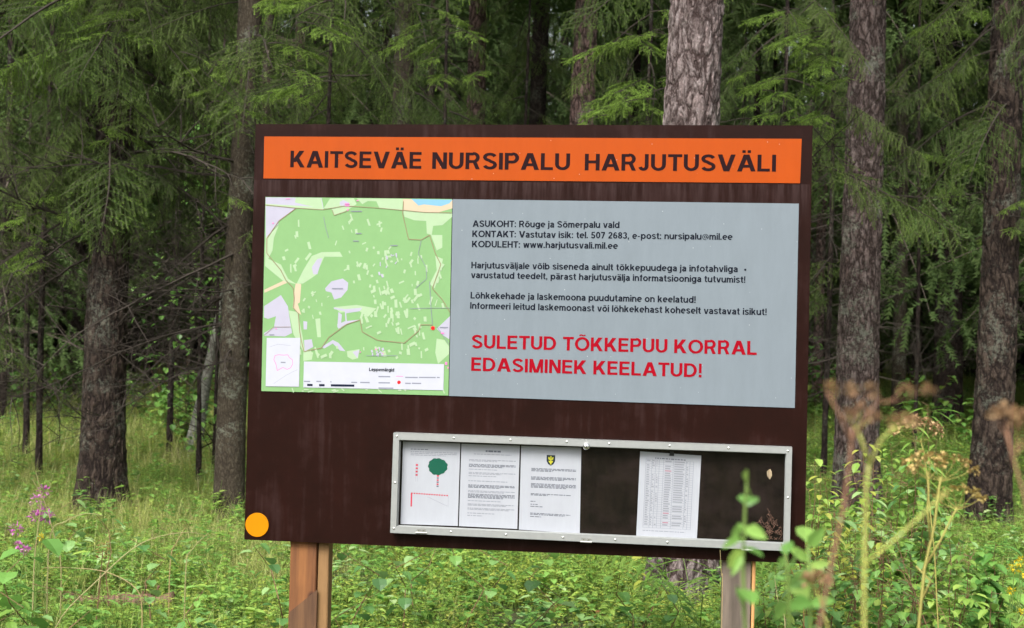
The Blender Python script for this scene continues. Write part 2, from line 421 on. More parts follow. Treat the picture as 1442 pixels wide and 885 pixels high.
# ------------------------------------------------------------------ the information board
def axisang(a):
    a = Vector(a); return Matrix.Rotation(a.length, 3, a.normalized())
RC = axisang((-0.0206, 0.1335, 0.0233)); TC = Vector((0.0347, 0.0823, 5.0037))   # board pose in the lens frame (x right, y down, z away)
def c2w(v): return Rt * v.x - Up * v.y + Fw * v.z
BC = EYE + c2w(TC)
bx = c2w(RC @ Vector((1, 0, 0))); by = c2w(RC @ Vector((0, 0, 1)))
bx = Vector((bx.x, bx.y, 0)).normalized(); bz = Vector((0, 0, 1)); by = bz.cross(bx)          # stood plumb
BW, BH = 1.983, 1.503
gz = ground_z(BC.x, BC.y) - 0.02
HC = BC.z - gz
RB = Matrix((bx, by, bz)).transposed().to_4x4(); RB.translation = Vector((BC.x, BC.y, gz))
RBi = RB.inverted()
def bq(px, py, y=0.0):
    """pixel -> board coordinates (x, z) on the plane y (0 = board face, negative = towards the viewer)"""
    o = RBi @ EYE; d = RBi.to_3x3() @ ray(px, py); k = (y - o.y) / d.y; p = o + d * k
    return (p.x, p.z)
sign = link('information_board', None); sign.matrix_world = RB
tag(sign, 'large brown information board on wooden posts with orange title strip, map and grey text panel', 'notice board')

t = NT('brown_board'); c = t.coord(); 
st = t.noise(t.coord((34, 1, 1.6)), 1.0, 5, 0.65); bl = t.noise(c, 5, 5, 0.7); gr = t.noise(t.coord((1, 1, 3)), 160, 3, 0.6)
base = t.ramp(bl, [(0.3, srgb(24, 9, 6)), (0.7, srgb(34, 13, 9))])
fade = t.ramp(t.math('MULTIPLY', st, bl), [(0.26, L(0, 0, 0)), (0.42, L(0.55, 0.55, 0.55))])
sx_ = t.n('ShaderNodeSeparateXYZ'); t.l(t.n('ShaderNodeTexCoord').outputs['Object'], sx_.inputs[0])
zt = bq(750, 257)[1]; mr = t.n('ShaderNodeMapRange'); mr.inputs['From Min'].default_value = zt - .14; mr.inputs['From Max'].default_value = zt - .01; t.l(sx_.outputs[2], mr.inputs[0])
up_ = t.n('ShaderNodeMapRange'); up_.inputs['From Min'].default_value = zt + .001; up_.inputs['From Max'].default_value = zt; t.l(sx_.outputs[2], up_.inputs[0])
run = t.math('MULTIPLY', t.math('MULTIPLY', mr.outputs[0], up_.outputs[0]), t.ramp(t.noise(t.coord((55, 1, 4)), 1.0, 4, .7), [(0.42, L(0, 0, 0)), (0.62, L(.9, .9, .9))]))
fade = t.mix(run, fade, L(1, 1, 1))
t.base(t.mix(t.math('MULTIPLY', gr, 0.12), t.mix(fade, base, srgb(53, 38, 37)), srgb(60, 47, 44)))
t.set(Roughness=0.3); t.b.inputs['Specular IOR Level'].default_value = 0.12; t.bump(gr, 0.05, 0.002)
M_board = t.m
t = NT('board_edge'); t.base(t.ramp(t.noise(t.coord((1, 1, 40)), 6), [(0.35, srgb(73, 53, 42)), (0.65, srgb(111, 87, 68))])); M_edge = t.m
def printed(name, col, rough=0.35, speck=True):
    t = NT(name); c = t.coord()
    v = t.n('ShaderNodeTexVoronoi'); v.inputs['Scale'].default_value = 26; t.l(c, v.inputs['Vector'])
    sp = t.ramp(v.outputs['Distance'], [(0.02, L(.4, .4, .4)), (0.05, L(0, 0, 0))])
    dirt = t.ramp(t.noise(t.coord((4, 1, 1)), 4, 6, 0.7), [(0.3, L(.93, .93, .93)), (0.7, L(1.04, 1.04, 1.04))])
    b = t.mix(1.0, col, dirt, 'MULTIPLY')
    t.base(t.mix(sp, b, L(.75, .74, .72)) if speck else b); t.set(Roughness=rough); t.b.inputs['Specular IOR Level'].default_value = 0.2; return t.m
M_orange = printed('orange_film', srgb(158, 65, 6))
M_grey = printed('grey_film', srgb(113, 122, 129))
M_ink = plain('dark_ink', srgb(31, 12, 15), 0.4, 0.05); M_inkb = plain('blue_black_ink', srgb(18, 21, 32), 0.4, 0.05)
M_inkr = plain('red_ink', srgb(138, 4, 24), 0.4, 0.05)
M_inkgrey = plain('faint_ink', srgb(139, 139, 148), 0.6, 0.05); M_inkmid = plain('mid_ink', srgb(101, 103, 114), 0.6, 0.05)
def flat(nm, r, g, b, rough=0.4): return plain(nm, srgb(r, g, b), rough, 0.03)
M_paper = printed('white_paper', srgb(172, 172, 181), 0.7, False)

def rect(mb, x0, z0, x1, z1, y, mi=0): mb.add([(x0, y, z0), (x1, y, z0), (x1, y, z1), (x0, y, z1)], [(0, 1, 2, 3)], mi)
def slab(mb, quad, y0, y1, mi=0, off=(0, 0, 0)):
    """quad of (x,z) corners TL,TR,BR,BL, from depth y0 (front) to y1 (back)"""
    v = [(x - off[0], y0 - off[1], z - off[2]) for x, z in quad] + [(x - off[0], y1 - off[1], z - off[2]) for x, z in quad]
    mb.add(v, [(3, 2, 1, 0), (4, 5, 6, 7), (0, 1, 5, 4), (1, 2, 6, 5), (2, 3, 7, 6), (3, 0, 4, 7)], mi)

mb = MB(); slab(mb, [(-BW / 2, HC + BH / 2), (BW / 2, HC + BH / 2), (BW / 2, HC - BH / 2), (-BW / 2, HC - BH / 2)], 0, 0.021)
mb.mi = [0, 0, 1, 1, 1, 1]
mb.obj('backing_panel', [M_board, M_edge], sign)
def panel(name, q, y0, mat):
    mb = MB(); slab(mb, [bq(*p, y0) for p in q], y0, -0.0004); return mb.obj(name, mat, sign)
o_title = panel('title_strip', [(372.2, 192.5), (1129, 195.8), (1126.6, 258.3), (371, 251.5)], -0.002, M_orange)
o_text = panel('text_panel', [(637.6, 280.8), (1125, 287), (1119.2, 574.8), (632.3, 557.8)], -0.003, M_grey)
q_map = [(373.8, 277.6), (636.6, 280.6), (631.4, 557.3), (368, 551)]
o_map = panel('map_panel', q_map, -0.003, flat('map_forest_green', 116, 152, 103))

# ---- a plain sans-serif drawn from strokes (cap height 1)
Sx, Tx = 0.205, 0.17
def R_(x0, y0, x1, y1): return [[(x0, y0), (x1, y0), (x1, y1), (x0, y1)]]
def D_(x0, y0, x1, y1, h=0.122):
    return [[(x0 - h, y0), (x0 + h, y0), (x1 + h, y1), (x1 - h, y1)]] if y0 < y1 else [[(x1 - h, y1), (x1 + h, y1), (x0 + h, y0), (x0 - h, y0)]]
def arc(cx, cy, rx, ry, a0, a1, n=10):
    return [(cx + rx * math.cos(math.radians(a0 + (a1 - a0) * i / n)), cy + ry * math.sin(math.radians(a0 + (a1 - a0) * i / n))) for i in range(n + 1)]
def P_(pts, s=None):
    s = s or (Sx + Tx) / 2; out = []; m = len(pts); lft = []; rgt = []
    closed = abs(pts[0][0] - pts[-1][0]) < 1e-6 and abs(pts[0][1] - pts[-1][1]) < 1e-6
    for i, p in enumerate(pts):
        a = pts[i - 1] if i else (pts[-2] if closed else p); b = pts[i + 1] if i < m - 1 else (pts[1] if closed else p)
        dx, dy = b[0] - a[0], b[1] - a[1]; l = math.hypot(dx, dy) or 1; nx_, ny_ = -dy / l * s / 2, dx / l * s / 2
        nx_ *= Sx / ((Sx + Tx) / 2); ny_ *= Tx / ((Sx + Tx) / 2)
        lft.append((p[0] + nx_, p[1] + ny_)); rgt.append((p[0] - nx_, p[1] - ny_))
    for i in range(m - 1): out.append([lft[i], rgt[i], rgt[i + 1], lft[i + 1]])
    return out
h = Sx / 2; q = Tx / 2; X = 0.74
ring = lambda cx, rx, ry=(X - Tx) / 2 + .01, cy=X / 2: P_(arc(cx, cy, rx, ry, 0, 360, 20))
dots = lambda c, y: R_(c - .22, y, c - .05, y + .16) + R_(c + .05, y, c + .22, y + .16)
tilde = lambda c, y: P_([(c - .2, y), (c - .1, y + .07), (c + .1, y + .0), (c + .2, y + .07)], .1)
bowlP = [(h, 1 - q), (.4, 1 - q)] + arc(.42, .705, .23, .705 - .46 + .0, 90, -90)[0:] + [(h, .46)]
_S = arc(.385, .735, .27, .185, 15, 255, 10) + arc(.385, .275, .28, .195, 75, -165, 10)
_s = [(x * .78 + .01, y * .745) for x, y in _S]
_A = D_(.125, 0, .455, 1) + D_(.835, 0, .505, 1) + R_(.27, .22, .69, .22 + Tx)
_O = P_(arc(.5, .5, .4, .425, 0, 360, 26)); _o = ring(.37, .265)
_a = P_(arc(.31, .5, .2, .165, 165, 0, 7) + [(.51, .1), (.54, 0)]) + P_([(.51, .43), (.3, .4)] + arc(.27, .215, .165, .14, 100, 300, 9) + [(.5, .16)])
G = {
 'A': (_A, .96), 'Ä': (_A + dots(.48, 1.1), .96),
 'D': (R_(0, 0, Sx, 1) + P_([(Sx, q), (.38, q)] + arc(.38, .5, .37, .5 - q, -90, 90, 12) + [(Sx, 1 - q)]), .88),
 'E': (R_(0, 0, Sx, 1) + R_(Sx, 0, .68, Tx) + R_(Sx, .43, .64, .43 + Tx) + R_(Sx, 1 - Tx, .68, 1), .72),
 'H': (R_(0, 0, Sx, 1) + R_(.58, 0, .58 + Sx, 1) + R_(Sx, .43, .58, .43 + Tx), .80),
 'I': (R_(0, 0, Sx, 1), .22),
 'J': (P_([(.42, 1), (.42, .3)] + arc(.25, .28, .17, .2, 0, -165, 8)), .56),
 'K': (R_(0, 0, Sx, 1) + D_(.2, .32, .66, 1, .14) + D_(.71, 0, .36, .6, .13), .86),
 'L': (R_(0, 0, Sx, 1) + R_(Sx, 0, .64, Tx), .66),
 'M': (R_(0, 0, .2, 1) + R_(.76, 0, .94, 1) + D_(.43, 0, .12, 1, .11) + D_(.51, 0, .82, 1, .11), .96),
 'N': (R_(0, 0, Sx, 1) + R_(.58, 0, .58 + Sx, 1) + D_(.66, 0, .12, 1, .12), .80),
 'O': (_O, 1.0), 'Õ': (_O + tilde(.5, 1.1), 1.0),
 'P': (R_(0, 0, Sx, 1) + P_(bowlP), .76),
 'R': (R_(0, 0, Sx, 1) + P_(bowlP) + D_(.66, 0, .47, .46, .11), .82),
 'S': (P_(_S), .78), 'T': (R_(.27, 0, .27 + Sx, 1 - Tx) + R_(0, 1 - Tx, .74, 1), .74),
 'U': (P_([(h, 1), (h, .36)] + arc(.39, .36, .29, .36 - q, 180, 360, 10) + [(.68, 1)]), .80),
 'V': (D_(.43, 0, .12, 1) + D_(.49, 0, .8, 1), .92),
 'a': (_a, .64), 'ä': (_a + dots(.3, .84), .64),
 'b': (R_(0, 0, .2, 1) + ring(.38, .25), .74), 'd': (R_(.52, 0, .72, 1) + ring(.35, .25), .74),
 'e': (P_(arc(.35, .37, .26, .295, 0, 310, 16)) + R_(.14, .31, .6, .44), .70),
 'f': (P_([(.2, 0), (.2, .8)] + arc(.36, .8, .16, .115, 180, 90, 4)) + R_(0, .6, .4, .74), .42),
 'g': (ring(.34, .24) + P_([(.62, X), (.62, -.04)] + arc(.36, -.04, .26, .15, 0, -150, 6)), .74),
 'h': (R_(0, 0, .2, 1) + P_(arc(.34, .42, .23, .24, 165, 0, 7) + [(.57, 0)]), .68),
 'i': (R_(0, 0, .2, X) + R_(0, .84, .18, 1), .2),
 'j': (P_([(.1, X), (.1, -.08), (.06, -.17), (-.06, -.19)]) + R_(0, .84, .2, 1), .22),
 'k': (R_(0, 0, .2, 1) + D_(.2, .26, .5, X, .12) + D_(.55, 0, .33, .45, .11), .68),
 'l': (R_(0, 0, .2, 1), .2),
 'm': (R_(0, 0, .2, X) + P_(arc(.30, .44, .19, .22, 165, 0, 6) + [(.49, 0)]) + P_(arc(.68, .44, .19, .22, 165, 0, 6) + [(.87, 0)]), .99),
 'n': (R_(0, 0, .2, X) + P_(arc(.34, .42, .23, .24, 165, 0, 7) + [(.57, 0)]), .68),
 'o': (_o, .74), 'õ': (_o + tilde(.37, .86), .74),
 'p': (R_(0, -.26, .18, X) + ring(.38, .25), .74),
 'r': (R_(0, 0, .2, X) + P_([(.14, .45), (.22, .6), (.42, .64)], .16), .43),
 's': (P_(_s, .165), .62),
 't': (P_([(.2, .94), (.2, .17), (.26, .08), (.42, .07)]) + R_(0, .6, .4, .74), .43),
 'u': (P_([(.09, X), (.09, .3)] + arc(.31, .3, .22, .23, 180, 350, 7)) + R_(.48, 0, .68, X), .69),
 'v': (D_(.31, 0, .1, X, .1) + D_(.37, 0, .58, X, .1), .68),
 'w': (D_(.25, 0, .1, X, .095) + D_(.29, 0, .46, X, .09) + D_(.65, 0, .5, X, .09) + D_(.69, 0, .84, X, .095), .94),
 '0': (P_(arc(.32, .5, .225, .425, 0, 360, 20)), .66),
 '1': (R_(.26, 0, .44, 1) + D_(.1, .7, .33, 1, .1), .6),
 '2': (P_(arc(.32, .7, .22, .22, 165, -30, 9) + [(.12, .16)]) + R_(.02, 0, .6, Tx), .66),
 '3': (P_(arc(.3, .72, .21, .2, 160, -80, 9)) + P_(arc(.3, .29, .23, .21, 85, -165, 9)), .66),
 '5': (P_([(.56, .92), (.16, .92), (.12, .5)] + arc(.3, .31, .24, .235, 115, -160, 10)), .66),
 '6': (P_(arc(.32, .32, .22, .235, 0, 360, 16)) + P_([(.1, .34), (.14, .7), (.3, .92), (.52, .82)]), .66),
 '7': (R_(.02, 1 - Tx, .6, 1) + D_(.22, 0, .5, 1 - Tx, .11), .66),
 '8': (P_(arc(.32, .28, .22, .2, 0, 360, 16)) + P_(arc(.32, .73, .19, .19, 0, 360, 16)), .66),
 '.': (R_(0, 0, .19, .19), .24), ',': (R_(0, 0, .19, .19) + D_(.06, -.15, .1, .0, .05), .24), ':': (R_(0, 0, .19, .19) + R_(0, .54, .19, .73), .24),
 '-': (R_(.04, .3, .36, .44), .42), '!': (R_(.02, .3, .2, 1) + R_(.02, 0, .2, .19), .26),
 '@': (P_(arc(.5, .4, .42, .42, -50, 290, 20), .09) + P_(arc(.5, .42, .17, .18, 0, 360, 12), .1) + P_([(.68, .6), (.66, .28), (.78, .26), (.88, .4)], .08), 1.0),
}
def lettering(name, text, p0, p1, cap, y, mat, parent, thick=1.0, gap=.075, mapper=None):
    """text whose baseline runs from pixel p0 to pixel p1; cap = cap height in pixels. Flat ink a hair in front of its panel"""
    mp = mapper or (lambda a, b: bq(a, b, y))
    x0, z0 = mp(*p0); x1, z1 = mp(*p1); a = mp(p0[0], p0[1] - cap); hgt = a[1] - z0
    adv = []; x = 0
    for ch in text:
        adv.append(x); x += .36 if ch == ' ' else G[ch][1] + gap
    tot = x - gap; sx = (x1 - x0) / tot; mb = MB(); lay = 0
    for ch, ax in zip(text, adv):
        if ch == ' ': continue
        for poly in G[ch][0]:
            lay = (lay + 1) % 7
            vs = []
            for u, v in poly:
                xx = x0 + (ax + u) * sx; vs.append((xx, y - 0.00006 * lay, z0 + (z1 - z0) * (ax + u) / tot + v * hgt))
            mb.add(vs, [(0, 1, 2, 3)])
    return mb.obj(name, mat, parent)
yT = -0.0026
for wd, a, b in [('KAITSEVÄE', (408.6, 235.8), (594.2, 238.0)), ('NURSIPALU', (608.4, 238.0), (803, 240.0)), ('HARJUTUSVÄLI', (823.3, 240.2), (1093, 241.9))]:
    lettering('lettering', wd, a, b, 23.3, yT, M_ink, o_title, gap=.085)
yG = -0.0036
for tx, a, b, cp in [
    ('ASUKOHT: Rõuge ja Sõmerpalu vald', (665.5, 319.6), (872.5, 321.4), 9), ('KONTAKT: Vastutav isik: tel. 507 2683, e-post: nursipalu@mil.ee', (665, 333.9), (1031.5, 338.2), 9),
    ('KODULEHT: www.harjutusvali.mil.ee', (664.6, 348.3), (870, 350.8), 9), ('Harjutusväljale võib siseneda ainult tõkkepuudega ja infotahvliga', (663.6, 378), (1039, 383.6), 9),
    ('varustatud teedelt, pärast harjutusvälja informatsiooniga tutvumist!', (663.3, 391.8), (1050, 398.6), 9), ('Lõhkekehade ja laskemoona puudutamine on keelatud!', (662.6, 420.6), (980, 426.9), 9.2),
    ('Informeeri leitud laskemoonast või lõhkekehast koheselt vastavat isikut!', (662, 435), (1080, 444.2), 9.2)]:
    lettering('lettering', tx, a, b, cp, yG, M_inkb, o_text)
for tx, a, b in [('SULETUD TÕKKEPUU KORRAL', (664, 490.6), (1066, 500.2)), ('EDASIMINEK KEELATUD!', (663.4, 522.4), (989, 531.8))]:
    lettering('lettering', tx, a, b, 19, yG, M_inkr, o_text, gap=.085)
def disc(name, px, py, rpx, y0, y1, mat, parent, n=40):
    cx, cz = bq(px, py, y0); r = bq(px + rpx, py, y0)[0] - cx; mb = MB()
    mb.add([(cx + r * math.cos(2 * PI * k / n), y0, cz + r * math.sin(2 * PI * k / n)) for k in range(n)] + [(cx + r * math.cos(2 * PI * k / n), y1, cz + r * math.sin(2 * PI * k / n)) for k in range(n)],
           [tuple(range(n)), tuple(range(n, 2 * n))[::-1]] + [(k, n + k, n + (k + 1) % n, (k + 1) % n) for k in range(n)])
    return mb.obj(name, mat, parent)
disc('stray_mark', 1049.5, 380.2, 1.6, -0.0037, -0.003, M_inkb, o_text, 8)
disc('reflector_disc', 361.8, 739.4, 16.3, -0.004, -0.0004, printed('amber_film', srgb(191, 120, 5)), sign)

# ---- the printed map, in layers of flat ink
mA = lambda a, b: bq(360 + a / 5.06, 270 + b / 5.06, -0.0031)
mats_map = [flat('map_pale_green', 150, 172, 139), flat('map_lilac', 159, 157, 172), flat('map_sand', 178, 163, 140), flat('map_blue', 112, 157, 179),
            flat('map_white', 170, 172, 182), flat('map_road', 131, 116, 92), flat('map_red', 209, 34, 38), flat('map_pink', 198, 111, 165), flat('map_black', 23, 27, 46), flat('map_text', 122, 125, 137)]
mm = MB(); lay = [0]
def mpoly(pts, mi, dy=0.0, l=None):
    lay[0] += 1; y = -0.0031 - 0.000005 * lay[0] if l is None else l
    mm.add([(mA(a, b + dy)[0], y, mA(a, b + dy)[1]) for a, b in pts], [tuple(range(len(pts)))[::-1]], mi)
def mline(pts, mi, wd=4, dy=0.0):
    for (x0, y0), (x1, y1) in zip(pts, pts[1:]):
        l_ = math.hypot(x1 - x0, y1 - y0) or 1; nx_, ny_ = -(y1 - y0) / l_ * wd / 2, (x1 - x0) / l_ * wd / 2
        mpoly([(x0 + nx_, y0 + ny_), (x1 + nx_, y1 + ny_), (x1 - nx_, y1 - ny_), (x0 - nx_, y0 - ny_)], mi, dy, -0.0031 - 0.000005 * lay[0])
P0 = 708
mpoly([(71, 41), (470, 46), (485, 125), (290, 120), (165, 210), (160, 235), (72, 330)], 1)
mpoly([(71, 88), (480, 112), (480, 134), (71, 103)], 0); mpoly([(285, 45), (465, 47), (480, 120), (380, 102), (280, 78)], 0)
mpoly([(485, 120), (530, 50), (700, 48), (720, 90), (640, 140), (560, 170), (540, 120)], 0)
mpoly([(600, 75), (625, 60), (670, 80), (665, 105), (600, 100)], 1)
mpoly([(720, 49), (1050, 52), (1045, 135), (880, 115), (860, 70), (800, 68), (760, 90)], 0)
mpoly([(1050, 53), (1402, 60), (1402, 120), (1280, 155), (1050, 130)], 2)
mpoly([(1110, 53), (1402, 59), (1380, 85), (1320, 105), (1200, 92), (1160, 100)], 3)
mpoly([(1050, 135), (1400, 158), (1400, 180), (1330, 240), (1265, 245), (1255, 310), (1220, 300), (1215, 210), (1130, 205), (1060, 180)], 0)
mpoly([(72, 330), (165, 240), (130, 330), (120, 420), (90, 480), (180, 520), (230, 620), (290, 660), (200, 640), (66, 530)], 0)
mpoly([(62, 700), (200, 635), (225, 650), (62, 722)], 2)
mpoly([(290, 660), (340, 560), (400, 460), (470, 432), (600, 430), (620, 465), (490, 465), (430, 595), (340, 655)], 0)
mpoly([(440, 480), (475, 475), (440, 590), (410, 590), (400, 540)], 1)
mpoly([(285, 655), (325, 660), (315, 790), (300, 800), (325, 880), (300, 860), (265, 830), (275, 720)], 2)
mpoly([(495, 690), (540, 640), (620, 620), (660, 650), (655, 700), (610, 755), (560, 770), (540, 720), (500, 710)], 1)
mpoly([(560, 120), (720, 105), (860, 130), (800, 190), (740, 150), (600, 160)], 0, P0 - 5)
mpoly([(60, 110), (180, 30), (230, 110), (240, 180), (260, 300), (210, 325), (60, 320), (60, 300), (130, 260), (145, 180), (90, 200), (60, 190)], 1, P0)
mpoly([(235, 140), (300, 150), (330, 300), (350, 420), (410, 440), (400, 490), (340, 500), (340, 430), (270, 310)], 0, P0)
mpoly([(345, 350), (400, 345), (410, 400), (350, 430)], 1, P0)
mpoly([(555, 118), (640, 130), (760, 120), (740, 145), (645, 160), (650, 215), (740, 205), (640, 240), (590, 270), (580, 240), (640, 215), (635, 145), (560, 130)], 1, P0)
mpoly([(425, 200), (460, 195), (465, 330), (440, 330)], 0, P0); mpoly([(340, 215), (368, 220), (365, 275), (342, 275)], 1, P0); mpoly([(590, 150), (615, 170), (605, 265), (582, 260)], 1, P0)
mpoly([(470, 400), (550, 350), (590, 370), (640, 430), (600, 425), (550, 375), (490, 410)], 1, P0)
mpoly([(1290, 270), (1385, 180), (1380, 345), (1340, 320)], 1, P0); mpoly([(1290, 340), (1345, 350), (1378, 395), (1378, 450), (1300, 520), (1280, 440)], 0, P0)
mpoly([(650, 430), (740, 415), (730, 480), (690, 490), (655, 470)], 0, P0); mpoly([(690, 435), (740, 420), (725, 480)], 1, P0)
mpoly([(1250, 310), (1330, 310), (1330, 400), (1290, 420)], 0); mpoly([(1280, 460), (1335, 480), (1310, 600), (1275, 690), (1240, 660), (1290, 560)], 0)
r2 = random.Random(5)
def strips(n, x0, x1, y0, y1, mi=0, a=(8, 24), b=(20, 62)):
    for _ in range(n):
        cx, cy = r2.uniform(x0, x1), r2.uniform(y0, y1); w_, h_ = r2.uniform(*a) / 2, r2.uniform(*b) / 2; an = r2.choice([-.3, -.2, 0, 0, .35, .7, 1.2])
        ca_, sa = math.cos(an), math.sin(an)
        mpoly([(cx + u * ca_ - v * sa, cy + u * sa + v * ca_) for u, v in ((-w_, -h_), (w_ * .7, -h_ * 1.1), (w_, h_), (-w_ * .8, h_ * .9))], mi)
strips(12, 200, 480, 190, 560); strips(12, 560, 900, 150, 380); strips(44, 640, 1180, 390, 700, 0, (8, 22), (14, 44)); strips(46, 740, 1220, 700, 960, 0, (10, 26), (16, 60))
strips(26, 740, 1240, 960, 1190, 0, (10, 28), (14, 60)); strips(10, 1150, 1370, 330, 900); strips(12, 330, 520, 700, 900, 0, (8, 20), (12, 30)); strips(12, 200, 600, 1100, 1180)
strips(10, 880, 1010, 440, 620, 1, (6, 14), (12, 30)); strips(8, 820, 920, 1120, 1170, 1, (10, 22), (12, 30)); strips(14, 100, 1340, 1408, 1426, 0, (14, 50), (8, 12))
for c_, r_, m_ in [([(72, 96), (290, 118), (480, 130), (640, 102), (900, 120), (1050, 134), (1200, 148), (1400, 152)], 4, 5), ([(290, 118), (165, 210), (80, 335), (80, 440), (180, 560), (215, 630), (270, 690), (275, 760), (270, 830), (305, 870), (315, 1000), (330, 1080), (345, 1140)], 5, 5),
                   ([(1055, 70), (1048, 160), (1090, 340), (1180, 345), (1240, 310), (1280, 440), (1320, 520), (1260, 690), (1330, 770), (1385, 860)], 5, 5), ([(345, 1140), (470, 1115), (520, 1040), (650, 945), (745, 915), (760, 1000), (870, 1060), (1060, 1080), (1165, 990), (1175, 950), (1260, 950)], 5, 5),
                   ([(1180, 350), (1160, 440), (1215, 540), (1220, 620), (1140, 690)], 3, 9), ([(1260, 950), (1250, 830), (1240, 640)], 4, 9), ([(1385, 830), (1250, 830), (1100, 835)], 3, 9), ([(485, 180), (500, 260), (520, 330)], 3, 9), ([(545, 130), (560, 170), (650, 140)], 4, 5),
                   ([(1290, 960), (1380, 1090)], 3, 9), ([(60, 1025), (130, 965), (250, 965)], 3, 5), ([(790, 1170), (1010, 1170)], 3, 9)]:
    mline(c_, m_, r_)
for x, y, a, b in [(635, 85, 34, 8), (640, 98, 30, 8), (652, 125, 10, 12), (720, 60, 14, 8), (215, 50, 30, 5), (118, 222, 12, 8), (1320, 1005, 24, 9), (1350, 1215, 16, 20), (1368, 1250, 8, 12), (850, 1120, 14, 8), (905, 1150, 10, 6), (140, 974, 12, 6), (742, 1140, 8, 8)]:
    mpoly([(x, y), (x + a, y), (x + a, y + b), (x, y + b)], 7)
for x, y, a in [(680, 138, 78), (960, 382, 52), (545, 688, 78), (98, 1017, 36), (1312, 965, 60), (715, 296, 40), (695, 350, 40)]:
    mpoly([(x, y), (x + a, y), (x + a, y + 6), (x, y + 6)], 9)
mpoly([(80, 335), (318, 335), (310, 683), (72, 680)], 4, P0); mpoly([(345, 503), (1343, 522), (1338, 708), (340, 688)], 4, P0)
cp = [(140, 460), (165, 455), (200, 458), (230, 455), (240, 475), (262, 490), (265, 520), (250, 548), (225, 560), (195, 545), (155, 568), (145, 520), (130, 490), (140, 460)]
mline([(a, b + P0) for a, b in cp], 7, 4); mline([(100, 400 + P0), (160, 380 + P0), (250, 390 + P0)], 9, 1.5); mline([(130, 660 + P0), (220, 600 + P0), (300, 560 + P0)], 9, 1.5)
def mdisc(x, y, r_, mi): mpoly([(x + r_ * math.cos(2 * PI * k / 16), y + r_ * math.sin(2 * PI * k / 16)) for k in range(16)], mi)
mdisc(1263, 265 + P0, 14, 6); mdisc(1022, 652 + P0, 13, 6)
for x0, x1 in [(368, 407), (453, 492), (537, 704)]: mpoly([(x0, 660 + x0 * .015 - 3), (x1, 660 + x1 * .015 - 3), (x1, 676 + x1 * .015 - 3), (x0, 676 + x0 * .015 - 3)], 8, P0)
mline([(1000, 608 + P0), (1052, 610 + P0)], 7, 4)
for x, y, ws in [(1066, 612, [90, 120, 20]), (876, 606, [84]), (876, 650, [82]), (1066, 654, [40, 66]), (876, 688, [106]), (745, 648, [68]), (180, 505, [34]), (345, 640, [44]), (434, 640, [34]), (532, 643, [10]), (682, 647, [42])]:
    for k_ in ws: mpoly([(x, y), (x + k_, y + 1), (x + k_, y + 10), (x, y + 9)], 9, P0); x += k_ + 8
mm.obj('map_print', mats_map, o_map)
lettering('map_heading', 'Leppemärgid', (360 + 808 / 5.06, 410 + 570 / 5.06), (360 + 987 / 5.06, 410 + 574 / 5.06), 4.6, -0.0056, M_inkb, o_map)

# ---- glazed display case
t = NT('aluminium'); f = t.noise(t.coord((1, 1, 1)), 60, 4)
t.base(t.ramp(f, [(0.2, L(.30, .31, .305)), (0.8, L(.35, .36, .35))])); t.set(Metallic=0.35, Roughness=0.4); t.bump(f, 0.1, 0.001); M_alu = t.m
M_steel = plain('bright_steel', L(.75, .75, .74), 0.22, 0.05, metal=1.0)
cs = link('display_case', None, sign)
FO = [(554, 609.6), (1115.6, 630.2), (1112, 776.6), (549.4, 750.6)]; FI = [(562, 619.5), (1107.2, 639), (1104.3, 766), (558, 741.5)]
YF = -0.042
fo = [bq(*p, YF) for p in FO]; fi = [bq(*p, YF) for p in FI]
for k in range(4):
    a, b = k, (k + 1) % 4
    g_ = 0.0006
    mb = MB(); slab(mb, [fo[a], fo[b], fi[b], fi[a]], YF, -0.001); mb.obj('frame_rail', M_alu, cs)
    # inner bead: a thin step that catches light
    ins = [(fi[j][0] + (.0025 if j in (0, 3) else -.0025), fi[j][1] + (-.0025 if j < 2 else .0025)) for j in range(4)]
    mb = MB(); slab(mb, [fi[a], fi[b], ins[b], ins[a]], YF + 0.012, YF + 0.02); mb.obj('glazing_bead', M_alu, cs)
mb = MB(); slab(mb, fi, -0.0045, -0.0008)
t = NT('case_back'); cb_ = t.ramp(t.noise(t.coord((1, 1, .3)), 30, 5), [(0.3, srgb(15, 12, 10)), (0.7, srgb(32, 25, 21))]); t.base(t.mix(t.ramp(t.noise(t.coord((1, 1, 1.6)), 4.5, 5, .7), [(0.45, L(0, 0, 0)), (0.62, L(.6, .6, .6))]), cb_, srgb(44, 34, 33))); t.set(Roughness=0.8); t.b.inputs['Specular IOR Level'].default_value = 0.03; mb.obj('back_panel', t.m, cs)
g = NT('pane_glass'); gl = g.n('ShaderNodeBsdfGlossy'); gl.inputs['Roughness'].default_value = 0.04
g.l(g.noise(g.coord(), 3), g.n('ShaderNodeBump', i_Strength=0.02).inputs['Height'])
tr = g.n('ShaderNodeBsdfTransparent'); tr.inputs[0].default_value = L(.93, .95, .94); fr = g.n('ShaderNodeMapRange'); lw = g.n('ShaderNodeLayerWeight'); g.l(g.math('POWER', lw.outputs['Facing'], 4.0), fr.inputs[0]); fr.inputs['To Min'].default_value = .028; fr.inputs['To Max'].default_value = .8
mx = g.n('ShaderNodeMixShader'); g.l(fr.outputs[0], mx.inputs[0]); g.l(tr.outputs[0], mx.inputs[1]); g.l(gl.outputs[0], mx.inputs[2]); g.l(mx.outputs[0], g.out.inputs['Surface'])
mb = MB(); gi = [(fi[j][0] + (.001 if j in (0, 3) else -.001), fi[j][1] + (-.001 if j < 2 else .001)) for j in range(4)]
mb.add([(x, YF + 0.0215, z) for x, z in gi], [(3, 2, 1, 0)]); mb.obj('glass_pane', g.m, cs)
